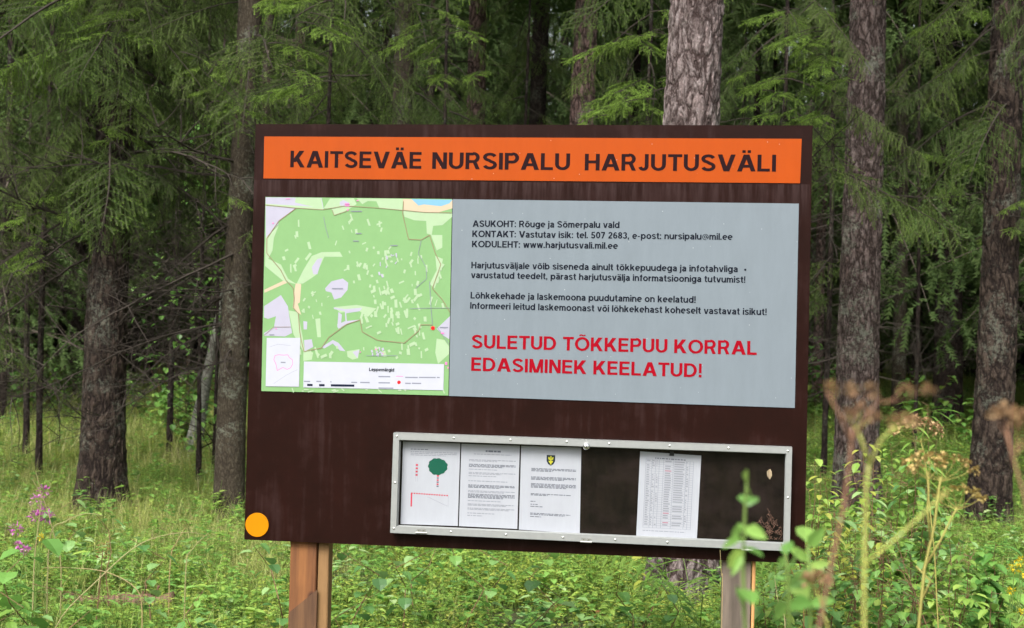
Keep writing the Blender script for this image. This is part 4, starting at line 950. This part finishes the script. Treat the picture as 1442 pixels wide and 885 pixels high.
scatter('distant_forest', whole, pts + [(q_[0], q_[1], q_[2], q_[3], q_[4]) for q_ in wings(420, 16, 60, 1.0, 1.5)], 'dense spruce wood fading into the dark behind all the trunks', 'forest')

# ------------------------------------------------------------------ ground cover
def sprig_mesh(seed, n, hgt, lf, mat, rad=.12, shape='oval', up=.4):
    rng = random.Random(seed); mb = MB()
    for _ in range(n):
        bx_, by_ = rng.gauss(0, rad * .5), rng.gauss(0, rad * .5); top = Vector((bx_ + rng.gauss(0, .05), by_ + rng.gauss(0, .05), hgt * rng.uniform(.5, 1.1)))
        mb.tube([(bx_, by_, -.02), tuple(top)], [.0018, .001], 3, 1, False)
        for k in range(7):
            t_ = rng.uniform(.3, 1); c_ = Vector((bx_, by_, 0)).lerp(top, t_); a = rng.uniform(0, 6.28)
            mb.leaf(c_, (math.cos(a), math.sin(a), rng.uniform(-.2, up)), (0, 0, 1), lf * rng.uniform(.7, 1.2), lf * rng.uniform(.5, .7), 0, shape=shape)
    return mb.mesh('sprig', [mat, M_stem])
def tuft_mesh(seed, n, ln, wd, mat, mat2=None, rad=.05):
    rng = random.Random(seed); mb = MB()
    for k in range(n): mb.blade((rng.gauss(0, rad), rng.gauss(0, rad), -.02), rng.uniform(0, 6.28), ln * rng.uniform(.5, 1.15), wd * rng.uniform(.7, 1.2), rng.uniform(.3, 2.0), 1 if (mat2 and rng.random() < .16) else 0, 4, rng.uniform(.02, .35))
    return mb.mesh('tuft', [mat, mat2 or mat])
SPR = [sprig_mesh(i, 9, .15, .026, M_bil) for i in range(3)] + [sprig_mesh(5, 8, .22, .028, M_herb), sprig_mesh(6, 5, .12, .024, M_bil, .14)]
TUF = [tuft_mesh(i, 26, .34, .0045, M_grass, M_straw) for i in range(3)] + [tuft_mesh(8, 22, .26, .005, M_grass, None)]
LIT = [sprig_mesh(30 + i, 3, .10, .05, M_dead, .12, 'oval', .1) for i in range(2)]
FER = [sprig_mesh(20 + i, 4, .36, .055, M_leaf if i % 2 else M_herb, .1, 'lance', .6) for i in range(3)]
def field(n, ya, yb, wfun, smin, smax, power=1.0, lowfree=True):
    out = []
    while len(out) < n:
        D = ya + (yb - ya) * rf.random() ** power; px = rf.uniform(-120, 1560); p = on_ground(px, D)
        if lowfree and abs(px - 175) < 105 and 6.6 < D < 7.9 and rf.random() < .8: continue
        if rf.random() < wfun(px, D, p): out.append((p.x, p.y, p.z, rf.uniform(0, 6.28), rf.uniform(smin, smax)))
    return out
patch = lambda p, k, s: .5 + .5 * math.sin(p.x * k + s) * math.sin(p.y * k * .8 + s * 2)
scatter('bilberry_cover', SPR, field(9000, 5.6, 15, lambda px, D, p: (.08 + .92 * patch(p, 2.6, 1) ** 1.3) * (1 if 420 < px < 1200 or D < 9.5 else .55), .5, 1.25, .8)
        + [(q_[0], q_[1], q_[2], q_[3], .45) for q_ in field(900, 6.2, 8.0, lambda px, D, p: 1 if abs(px - 175) < 120 else 0, .5, .6, 1, False)]
        + field(3500, 15, 34, lambda px, D, p: .8, 1.2, 2.2) + wings(5000, 5.6, 16, .5, 1.25) + wings(1500, 16, 34, 1.2, 2.2), 'low green bilberry and moss cover on the forest floor under and behind the board', 'undergrowth')
scatter('forest_grass', TUF, field(4300, 5.6, 15, lambda px, D, p: (.8 if px < 430 else (.5 if px > 1120 else .05)) * (.12 + .88 * patch(p, 1.7, 4) ** 1.5) * (1 if D > 8.6 else .5), .4, 1.1, .8)
        + field(4200, 14, 34, lambda px, D, p: 1 if px < 460 else .5, .7, 1.7) + wings(3500, 5.6, 30, .6, 1.4), 'fine pale grass over the forest floor, thickest left of the board', 'grass')
scatter('fallen_leaves', LIT, field(420, 6.2, 14, lambda px, D, p: .2 + .8 * patch(p, 3.1, 2), .4, .9), 'rusty dead leaves and litter among the bilberry', 'leaf litter')
ROU = [sprig_mesh(50, 3, .24, .06, M_leaf, .1, 'round', .3), sprig_mesh(51, 3, .2, .07, M_leafblue, .1, 'round', .3), sprig_mesh(52, 4, .16, .05, M_leaf, .12, 'oval', .4), sprig_mesh(53, 2, .26, .085, M_leaf, .06, 'oval', .5)]
scatter('broad_leaved_seedlings', ROU, field(520, 6.3, 9.5, lambda px, D, p: (.9 if px < 330 or px > 1080 else .35), .6, 1.15) + field(260, 9.5, 16, lambda px, D, p: .8 if px > 1080 else .4, .7, 1.3), 'low seedlings with broad bright leaves dotted through the undergrowth', 'undergrowth')
scatter('leafy_undergrowth', FER, field(1300, 6.3, 17, lambda px, D, p: 1 if px > 1100 else (.4 if px < 460 else .22), .5, 1.2, .8) + field(500, 15, 28, lambda px, D, p: 1 if px > 1100 else .35, .9, 1.8), 'broad-leaved green herbs crowding the forest floor', 'undergrowth')

# ------------------------------------------------------------------ single plants
def sapling_plant(px, py, D, hgt, label, mat=M_leaf, n=14, lf=.055, shape='round', seed=0, name='aspen_seedling', cat='seedling', group=None, spread=.5, stem=M_stembrown):
    """py: picture row its top reaches at distance D"""
    rng = random.Random(seed + int(px)); g0 = on_ground(px, D); top = at(px, py, D).z - g0.z; hgt = max(.12, (top if hgt is None else hgt) + .02)
    th = thing(name, g0, label, cat, group)
    ax = [Vector((rng.uniform(-.03, .03) * i, rng.uniform(-.03, .03) * i, hgt * i / 5)) for i in range(6)]
    mb = MB(); mb.tube([(0, 0, -.05)] + [tuple(a) for a in ax[1:]], [.004, .0036, .003, .0026, .002, .0012], 5); mb.obj('stem', stem, th)
    for k in range(n):
        t_ = .25 + .75 * (k + 1) / n; i = min(4, int(t_ * 5)); c_ = ax[i].lerp(ax[i + 1], t_ * 5 - i) if i < 5 else ax[5]
        a = k * 2.4 + rng.uniform(-.4, .4); pe = lf * spread * rng.uniform(.6, 1.4); d = Vector((math.cos(a), math.sin(a), rng.uniform(-.1, .5)))
        m2 = MB(); e_ = c_ + d * pe; m2.tube([tuple(c_), tuple(e_)], [.001, .0008], 3, 1, False)
        s_ = lf * rng.uniform(.8, 1.4) * (1.15 - .35 * t_)
        m2.leaf(e_, (d.x, d.y, rng.uniform(-.7, .1)), (0, 0, 1), s_, s_ * (.95 if shape == 'round' else (.55 if shape == 'oval' else .3)), 0, .1, .2, shape=shape)
        m2.obj('leaf', [mat, M_stem], th)
    return th
AS = 'aspen seedlings under the board'
sapling_plant(521, 775, 6.4, None, 'blue-green leafy seedling with a yellow lower leaf, just right of the left post', M_leafblue, 16, .06, seed=1, group=AS)
sapling_plant(583, 773, 6.9, None, 'aspen seedling with one large pointed leaf under the hinge end of the display case', M_leafblue, 9, .075, seed=2, group=AS)
sapling_plant(603, 768, 7.0, None, 'bright seedling peeping just below the case, beside the large-leaved one', M_leaf, 8, .06, seed=3, group=AS)
sapling_plant(668, 775, 6.8, None, 'yellow-green seedling with reddening leaves under the second paper sheet', M_leaf, 13, .055, seed=4, group=AS)
sapling_plant(700, 778, 7.3, None, 'small seedling right of the reddening one, half hidden in bilberry', M_leafblue, 10, .05, seed=5, group=AS)
sapling_plant(775, 788, 6.5, None, 'light green seedling below the third paper sheet', M_leaf, 12, .06, seed=6, group=AS)
sapling_plant(772, 812, 6.0, None, 'low wide-leaved seedling in front of the light green one', M_leafblue, 9, .07, seed=7, group=AS)
sapling_plant(915, 782, 7.0, None, 'seedling with one yellow leaf at the foot of the thick pine', M_leafyellow, 9, .055, seed=8, group=AS)
sapling_plant(396, 772, 6.3, None, 'round-leaved seedling touching the left side of the left post', M_leafblue, 14, .06, seed=9, group=AS)
sapling_plant(530, 830, 5.9, None, 'dark-stemmed seedling low in front, right of the left post', M_herb, 12, .055, 'oval', 10, group=AS) if False else None
sapling_plant(489, 845, 5.9, None, 'dark-stemmed seedling at the bottom edge right of the left post', M_herb, 10, .06, 'oval', 10, group=AS)
sapling_plant(890, 815, 6.3, None, 'leafy seedling below the table sheet', M_leaf, 14, .055, seed=11, group=AS)
sapling_plant(730, 845, 5.9, None, 'pale seedling at the bottom edge, left of centre under the case', M_leaf, 10, .05, seed=12, group=AS)
sapling_plant(955, 830, 6.1, None, 'seedling at the bottom edge left of the right post', M_leafblue, 12, .055, seed=13, group=AS)
# left front
LF = 'herbs in the left foreground'
sapling_plant(35, 775, 6.0, None, 'bright broad-leaved herb at the left edge, largest leaves of the left front', M_leaf, 14, .1, seed=21, name='broadleaf_herb', cat='herb', group=LF)
sapling_plant(92, 705, 8.6, None, 'pale heart-leaved seedling behind the purple flowers', M_leafblue, 10, .085, seed=22, name='broadleaf_herb', cat='herb', group=LF)
sapling_plant(165, 728, 7.6, None, 'herb with one long upright pale leaf in front of the thick trunk', M_leafblue, 7, .12, 'lance', 23, name='broadleaf_herb', cat='herb', group=LF)
sapling_plant(222, 768, 6.8, None, 'small blue-green herb right of the arching straw blades', M_leafblue, 12, .06, seed=24, name='broadleaf_herb', cat='herb', group=LF)
sapling_plant(15, 830, 5.8, None, 'dark herb filling the lower left corner', M_herb, 18, .075, 'oval', 25, name='broadleaf_herb', cat='herb', group=LF)
sapling_plant(110, 825, 5.9, None, 'low herb at the bottom edge in front of the reddish log', M_leaf, 12, .06, 'oval', 26, name='broadleaf_herb', cat='herb', group=LF)
sapling_plant(290, 845, 6.0, None, 'low pale herb at the bottom edge right of the log', M_leaf, 12, .06, 'oval', 27, name='broadleaf_herb', cat='herb', group=LF)
def flower(px, py, D, label, mat, heads, name='purple_flower', cat='flower', group=None, rad=.03, pet=.019):
    rng = random.Random(int(px * 3)); g0 = on_ground(px, D); th = thing(name, g0, label, cat, group)
    for k, (hx, hy) in enumerate(heads):
        p = at(hx, hy, D) - g0; mb = MB(); mb.tube([(0, 0, -.04), (p.x * .4, .01, p.z * .5), (p.x, 0, p.z)], [.0035, .003, .0018], 5)
        for j in range(5): mb.leaf((p.x * .3, 0, p.z * (.15 + .13 * j)), (rng.gauss(0, 1), rng.gauss(0, 1), .4), (0, 0, 1), .07, .012, 0, shape='lance')
        mb.obj('stem', M_stem, th); m2 = MB()
        for j in range(34):
            d = Vector((rng.gauss(0, 1), rng.gauss(0, 1), rng.gauss(.2, .8))).normalized(); c_ = p + d * rad * rng.uniform(.3, 1)
            m2.leaf(c_, d, Vector((rng.random(), rng.random(), 1)), pet, pet * .45, 0, .2)
        m2.obj('flower_head', mat, th)
    return th
FG = 'purple flowers at the left edge'
flower(60, 700, 7.0, 'tallest purple flower cluster beside the pale heart-leaved seedling', M_purple, [(62, 692), (52, 704)], group=FG, rad=.028)
flower(55, 725, 6.8, 'purple flower cluster just under the tallest one', M_purple, [(58, 720), (50, 728), (66, 727)], group=FG, rad=.026)
flower(24, 747, 6.6, 'small solid purple flower head nearest the left edge', M_purple, [(23, 746)], group=FG, rad=.026)
flower(30, 775, 6.5, 'lowest purple flowers at the left edge', M_purple, [(27, 768), (35, 774)], group=FG, rad=.013)
flower(57, 760, 6.5, 'small yellow flower among the purple ones on the left', M_yellow, [(57, 757)], 'yellow_flower', rad=.014, pet=.011)
flower(1430, 790, 6.0, 'yellow flower spray at the right edge', M_yellow, [(1438, 792), (1428, 800), (1441, 806)], 'yellow_flower', rad=.02, pet=.012)
flower(1425, 835, 6.0, 'lower yellow flowers near the right edge', M_yellow, [(1424, 832), (1438, 862)], 'yellow_flower', rad=.014, pet=.012)
# dock seed head
g0 = on_ground(145, 6.9); th = thing('dock_seedhead', g0, 'rusty brown seed head with a pink tip in front of the thick trunk', 'seed head'); p = at(145, 775, 6.9) - g0
mb = MB(); mb.tube([(0, 0, -.04), tuple(p)], [.004, .002], 5); mb.obj('stem', M_stembrown, th); mb = MB()
for k in range(90):
    a = rf.uniform(0, 6.28); z = rf.uniform(-.05, .05); q_ = .024 * math.sqrt(max(0, 1 - (z / .055) ** 2)); mb.leaf((p.x + q_ * math.cos(a), p.y + q_ * math.sin(a), p.z + z), (math.cos(a), math.sin(a), .3), (0, 0, 1), .014, .012)
mb.obj('seeds', M_dead, th)
# arching straw blades
def straw(pts, label, mat=M_straw, r0=.0034, name='grass_stalk', cat='grass stalk', group='arching dry grass stalks', D=6.0, head=False):
    P = [at(px, py, D + dz) for px, py, dz in pts]; b = P[0].copy(); b.z = ground_z(b.x, b.y); th = thing(name, b, label, cat, group)
    Q = [Vector((0, 0, -.03)) if P[0].z - b.z > .03 else P[0] - b] + [p_ - b for p_ in P]
    sm = []; 
    for i in range(len(Q) - 1):
        a0 = Q[max(0, i - 1)]; a1 = Q[i]; a2 = Q[i + 1]; a3 = Q[min(len(Q) - 1, i + 2)]
        for j in range(5):
            u = j / 5; sm.append(.5 * ((2 * a1) + (a2 - a0) * u + (2 * a0 - 5 * a1 + 4 * a2 - a3) * u * u + (3 * a1 - a0 - 3 * a2 + a3) * u ** 3))
    sm.append(Q[-1]); n = len(sm); mb = MB(); mb.tube(sm, [r0 * (1 - .65 * i / n) for i in range(n)], 5); mb.obj('stalk', mat, th)
    return th
straw([(78, 885, 0), (140, 815, 0), (200, 765, .1), (262, 750, .2), (300, 758, .3)], 'longest pale grass stalk arching to the right across the left foreground')
straw([(200, 860, .2), (190, 828, .2), (150, 806, .2), (100, 800, .2), (62, 800, .2)], 'yellow stalk arching low to the left above the log')
straw([(48, 800, .4), (54, 740, .4), (58, 700, .4), (50, 663, .4)], 'upright pale stalk through the purple flowers')
straw([(86, 800, .5), (75, 750, .5), (62, 705, .5), (45, 675, .5)], 'slanting stalk leaning left over the purple flowers')
straw([(70, 760, .9), (92, 735, .9), (120, 724, .9), (145, 726, .9)], 'orange-tinged stalk arching left of the thick trunk', M_straw)
straw([(240, 790, 1.2), (250, 762, 1.2), (262, 742, 1.2)], 'short upright dry stalk left of the yellow disc')
straw([(262, 800, .5), (270, 775, .5), (292, 752, .5)], 'greenish stalk between the log and the board')
# reddish log and stones of litter
def log(px, D, ln, r, label, mat, rot=0.0, name='log'):
    g0 = on_ground(px, D); th = thing(name, g0 + Vector((0, 0, r * .75)), label, 'log', None, (0, 0, rot)); mb = MB(); rg = random.Random(int(px)); pts = [Vector((ln * (i / 12 - .5), rg.uniform(-.01, .01), rg.uniform(-.008, .012))) for i in range(13)]
    mb.tube(pts, [r * rg.uniform(.6, 1.1) for _ in pts], 12); mb.obj('log_body', mat, th, True)
    for k in range(2):
        m2 = MB(); x = rg.uniform(-.4, .4) * ln; m2.tube([(x, 0, r * .7), (x + .02, -.02, r * 1.7)], [.011, .007], 6); m2.obj('branch_stub', mat, th)
log(175, 7.8, .62, .06, 'rotting reddish log lying in the grass at the bottom left', wood('rotten_wood', (.06, .03, .02), (.20, .10, .065)), .03)
log(372, 7.4, .5, .014, 'thin dark fallen branch left of the left post', M_stembrown, .5, 'fallen_branch')
# fern by the right post
def fern(px, py, D, label, n=7, seed=1):
    rng = random.Random(seed); g0 = on_ground(px, D); th = thing('fern', g0, label, 'fern'); hgt = at(px, py, D).z - g0.z
    for k in range(n):
        a = 2 * PI * k / n + rng.uniform(-.3, .3); d = Vector((math.cos(a), math.sin(a), 0)); ln = hgt * rng.uniform(.9, 1.2); mb = MB(); pts = []
        for i in range(15):
            t_ = i / 14; pts.append(d * (ln * .85 * t_ ** 1.3) + Vector((0, 0, ln * (math.sin(t_ * 1.9)) * .98)))
        mb.tube(pts, [.003 * (1 - .8 * i / 14) for i in range(15)], 4, 1); sd = Vector((-d.y, d.x, 0))
        for i in range(3, 15):
            for s_ in (-1, 1): mb.leaf(pts[i], sd * s_ + d * .35 + Vector((0, 0, -.15)), (0, 0, 1), ln * .30 * math.sin(PI * min(1, (i - 1) / 14 * 1.02)) + .02, .018, 0, shape='lance')
        mb.obj('frond', [M_herb, M_stem], th)
fern(992, 795, 6.5, 'fern with feathery fronds left of the right post', 8, 2)
# right side shrubs and herbs
RG = 'shrubs and herbs right of the board'
def shrub(px, py, D, label, mat, n, lf, shape, seed, rad=.28, stems=5, name='shrub', cat='shrub'):
    if D < 9: n = int(n * 1.9); lf *= 1.25
    else: lf *= 1.2
    rng = random.Random(seed); g0 = on_ground(px, D); th = thing(name, g0, label, cat, RG); hgt = at(px, py, D).z - g0.z
    for s_ in range(stems):
        a = rng.uniform(0, 6.28); q_ = rad * rng.uniform(.2, 1) * (0 if s_ == 0 else 1); hh = hgt * (1 if s_ == 0 else rng.uniform(.6, .95)); mb = MB()
        ax = [Vector((q_ * math.cos(a) * (i / 7) ** 1.2 + rng.uniform(-.012, .012), q_ * math.sin(a) * (i / 7) ** 1.2, hh * i / 7)) for i in range(8)]
        mb.tube(ax, [.005 * (1 - .8 * i / 7) for i in range(8)], 4, 1)
        for k in range(n // stems):
            t_ = .2 + .8 * rng.random(); i = min(6, int(t_ * 7)); c_ = ax[i].lerp(ax[i + 1], t_ * 7 - i); b_ = rng.uniform(0, 6.28); d = Vector((math.cos(b_), math.sin(b_), rng.uniform(-.2, .6)))
            e_ = c_ + d * rng.uniform(.01, .07); mb.tube([tuple(c_), tuple(e_)], [.0012, .0008], 3, 1, False)
            s2 = lf * rng.uniform(.7, 1.2); mb.leaf(e_, (d.x, d.y, d.z - .4), (0, 0, 1), s2, s2 * (.8 if shape == 'round' else (.55 if shape == 'oval' else .24)), 0, .12, .25, shape=shape)
        mb.obj('leafy_stem', [mat, M_stembrown], th)
    return th
shrub(1222, 622, 6.5, 'yellowing small-leaved shrub in front of the bare pine', M_leafyellow, 150, .038, 'oval', 1, .2, 8)
shrub(1158, 665, 6.5, 'yellow-leaved twiggy shrub at the right edge of the board', M_leafyellow, 90, .036, 'oval', 2, .2, 5)
shrub(1310, 570, 8.2, 'tallest leafy green herb with narrow leaves, between the two right-hand trunks', M_herb, 110, .12, 'lance', 3, .18, 5, 'tall_herb', 'herb')
shrub(1258, 625, 8.0, 'dense green shrub filling the foot of the bare pine', M_herb, 170, .055, 'oval', 4, .3, 9)
shrub(1290, 652, 6.9, 'bluish-leaved shrub left of the leaning trunk', M_leafblue, 140, .055, 'oval', 5, .3, 8)
shrub(1405, 765, 6.7, 'broad-leaved bright herb below the leaning trunk at the right', M_leaf, 60, .085, 'oval', 6, .18, 5, 'tall_herb', 'herb')
shrub(1345, 718, 6.3, 'low green bush at the right, before the leaning trunk', M_herb, 150, .05, 'oval', 7, .3, 8)
shrub(1180, 722, 6.1, 'leafy bush right of the right post, under the board corner', M_leafblue, 150, .055, 'oval', 8, .28, 8)
shrub(1245, 745, 5.9, 'low bush at the bottom right with small mixed leaves', M_leaf, 140, .045, 'oval', 9, .3, 8)
shrub(1100, 800, 6.0, 'bright bush just right of the right post', M_leaf, 110, .05, 'oval', 10, .2, 7)
shrub(1400, 830, 5.8, 'leafy bush in the lower right corner', M_herb, 140, .05, 'oval', 11, .28, 8)
shrub(1150, 640, 7.8, 'green bush peeping past the right edge of the board', M_herb, 90, .055, 'oval', 12, .25, 6)
shrub(265, 470, 16, 'sunlit yellow-green bush far back between the thick trunk and the board', M_leaf, 260, .075, 'round', 13, .7, 12)
shrub(225, 520, 18, 'pale leafy bush in the distance right of the thick trunk', M_leaf, 220, .08, 'round', 14, .8, 10)
shrub(62, 500, 19, 'leafy bush in the distance left of the thick trunk', M_leaf, 220, .08, 'round', 15, .8, 10)
shrub(1290, 520, 19, 'green bush in the distance behind the thin pale trunk', M_leaf, 220, .08, 'round', 16, .8, 10)
shrub(1375, 560, 17, 'pale green bush between the dark trunk and the leaning one', M_leaf, 180, .075, 'round', 17, .6, 9)
shrub(1150, 470, 21, 'distant bush glimpsed by the right edge of the board', M_leaf, 200, .085, 'round', 18, .7, 9)

# ------------------------------------------------------------------ seed-headed stalks close to the viewer (out of focus)
M_seed = leafy('brown_seed', [(.28, .16, .09), (.38, .24, .13), (.46, .32, .16)], .2, .7, .2); M_seedy = leafy('yellow_seed', [(.38, .30, .10), (.50, .38, .14), (.34, .24, .1)], .2, .7, .2)
M_stalk = plain('yellow_green_stalk', L(.36, .38, .10), .5); M_stalkb = plain('brown_stalk', L(.24, .13, .08), .7); M_stalkg = plain('olive_stalk', L(.30, .27, .08), .6)
def umbel_plant(label, D, base, stalks, heads, mat_s, mat_h, r0=.003, name='umbel_stalk', seed=1):
    """stalks: polylines in pixels; heads: (cx, cy, radius_px, n_umbellets, squash)"""
    r0 *= .7; rng = random.Random(seed); b = at(base[0], base[1], D); b.z = ground_z(b.x, b.y); th = thing(name, b, label, 'seed stalk', 'dry seed stalks close to the viewer')
    for i, pl_ in enumerate(stalks):
        P = [at(px, py, D) - b for px, py in pl_]
        if i == 0: P = [Vector((P[0].x * .9, 0, -.02))] + P
        mb = MB(); n = len(P); mb.tube(P, [r0 * (1 - .45 * k / n) * (1 if i == 0 else .7) for k in range(n)], 7); mb.obj('stalk', mat_s, th, True)
    for cx, cy, rp, n, sq, fx, fy in heads:
        root = at(fx, fy, D) - b; m2 = MB(); m3 = MB()
        for k in range(n):
            a = PI * (k + .5) / n; dx = math.cos(a) * rp; dy = -math.sin(a) * rp * sq
            e_ = at(cx + dx, cy + dy, D + rng.uniform(-1, 1) * rp / FPX * D * .8) - b; m3.tube([tuple(root), tuple(root.lerp(e_, .5) + Vector((0, 0, -.002))), tuple(e_)], [r0 * .35, r0 * .25, r0 * .2], 4, 0, False)
            hr = (6.5 if n > 5 else 8.5) / FPX * D
            for j in range(22):
                d = Vector((rng.gauss(0, 1), rng.gauss(0, 1), rng.gauss(.2, .7))).normalized(); m2.leaf(e_ + d * hr * rng.uniform(.2, .9), d, (0, .3, 1), hr * .9, hr * .8, 0, .3)
        m3.obj('rays', mat_s, th); m2.obj('seeds', mat_h, th)
    return th
umbel_plant('thick blurred yellow-green stalk right of the board, close to the viewer', 1.05, (1218, 885), [[(1217, 900), (1217, 780), (1220, 690), (1224, 650)], [(1217, 795), (1260, 760), (1310, 715), (1335, 690)], [(1224, 655), (1240, 620), (1262, 600)], [(1224, 655), (1215, 625), (1205, 600)]],
            [(1212, 590, 20, 3, .6, 1206, 606), (1272, 600, 18, 3, .6, 1258, 606)], M_stalk, M_seed, .0026, seed=1)
umbel_plant('blurred dark brown stalk with brown seed clusters, left of the thick yellow-green one', 1.0, (1165, 885), [[(1150, 900), (1170, 800), (1187, 720), (1197, 650), (1200, 600)], [(1200, 625), (1180, 580), (1165, 553)], [(1200, 620), (1225, 580), (1240, 560)]],
            [(1170, 552, 6, 1, .8, 1168, 560), (1212, 556, 18, 2, .5, 1205, 580), (1290, 556, 22, 2, .5, 1240, 568)], M_stalkb, M_seed, .0022, seed=2)
umbel_plant('branching olive stalk with sharp umbels of seeds in front of the leaning trunk', 2.4, (1300, 885), [[(1292, 900), (1302, 800), (1316, 740), (1322, 690), (1325, 672)], [(1302, 800), (1325, 760), (1340, 730), (1348, 715)], [(1310, 760), (1306, 715), (1308, 690), (1306, 665)], [(1296, 850), (1310, 818), (1290, 798)]],
            [(1328, 668, 44, 7, .55, 1326, 678), (1350, 708, 32, 6, .6, 1348, 718), (1302, 660, 24, 4, .7, 1307, 676)], M_stalkg, M_seedy, .0042, seed=3)
umbel_plant('slender stalk with a high brown umbel beside the tallest herb', 3.6, (1318, 885), [[(1322, 900), (1316, 780), (1308, 700), (1302, 640), (1296, 620)]],
            [(1290, 612, 32, 7, .6, 1296, 624)], M_stalkg, M_seed, .0028, seed=4)
umbel_plant('blurred brown seed clusters on a stalk at the right edge', 1.05, (1475, 885), [[(1480, 900), (1462, 780), (1440, 690), (1425, 640), (1418, 610)]], [(1415, 590, 16, 3, .8, 1419, 615), (1448, 600, 20, 4, .8, 1432, 640)], M_stalkb, M_seed, .0022, seed=5)
umbel_plant('low pale broken stalk with a blurred cluster at the bottom right', 1.3, (1130, 885), [[(1170, 900), (1155, 845), (1140, 812)]], [(1150, 820, 16, 4, .5, 1150, 835)], M_stalkg, M_seed, .002, seed=6)
# blurred green nettle-like shoot before the lower right of the board
def shoot(label, D, base, line, leaves, mat=M_leaf, r0=.0035, seed=1):
    rng = random.Random(seed); b = at(base[0], base[1], D); b.z = ground_z(b.x, b.y); th = thing('green_shoot', b, label, 'plant', 'green shoots close to the viewer'); P = [at(x, y, D) - b for x, y in line]
    mb = MB(); mb.tube([Vector((P[0].x, 0, -.02))] + P, [r0 * (1 - .6 * k / (len(P) + 1)) for k in range(len(P) + 1)], 7); mb.obj('stem', M_stem, th, True)
    for x0, y0, x1, y1, wr in leaves:
        a = at(x0, y0, D) - b; c_ = at(x1, y1, D + rng.uniform(-.05, .05)) - b; d = c_ - a; m2 = MB(); m2.leaf(a, d, Vector((rng.uniform(-.5, .5), -1, .5)), d.length, d.length * wr * .8, 0, .12, .1, shape='oval'); m2.obj('leaf', mat, th)
shoot('blurred pale green shoot with hanging leaves before the right end of the display case', 1.25, (1050, 885), [(1050, 900), (1046, 800), (1048, 745), (1050, 700), (1052, 672)],
      [(1052, 690, 1052, 668, .7), (1050, 712, 1058, 695, .8), (1048, 712, 1068, 702, .5), (1048, 752, 1046, 736, 1.0), (1050, 742, 1076, 756, .35), (1046, 742, 1024, 764, .35), (1047, 775, 1020, 800, .45), (1046, 780, 1030, 812, .4), (1047, 770, 1075, 780, .4), (1047, 835, 1040, 860, .7), (1047, 830, 1062, 846, .5), (1046, 760, 1010, 768, .3)], M_leaf, .002)
shoot('blurred broad-leaved shoot at the lower right corner of the board', 1.3, (1110, 885), [(1112, 900), (1110, 820), (1106, 780)], [(1108, 800, 1130, 775, .5), (1107, 790, 1090, 800, .5), (1110, 815, 1085, 812, .4), (1110, 830, 1150, 800, .5), (1112, 850, 1140, 850, .5), (1110, 850, 1085, 870, .5), (1106, 782, 1112, 758, .5)], M_leaf, .0024)
shoot('blurred leafy shoot left of the thick yellow-green stalk', 1.5, (1140, 885), [(1142, 900), (1140, 830), (1138, 760)], [(1138, 770, 1160, 745, .5), (1138, 790, 1112, 770, .5), (1140, 800, 1170, 790, .45), (1140, 830, 1110, 825, .5), (1140, 850, 1175, 845, .5), (1138, 765, 1130, 735, .5)], M_leaf, .0026, 3)
straw([(1106, 900, 0), (1098, 860, 0), (1090, 810, 0)], 'dry straw stalk rising beside the right post', M_straw, .0022, D=4.4)
straw([(1132, 840, 0), (1118, 812, 0), (1104, 778, 0), (1100, 765, 0)], 'reddish stalk leaning on the lower right corner of the case', M_dead, .0018, D=4.75)
straw([(1017, 840, 0), (1016, 810, 0), (1014, 775, 0)], 'thin straw stalk along the left side of the right post', M_straw, .0018, D=4.8)
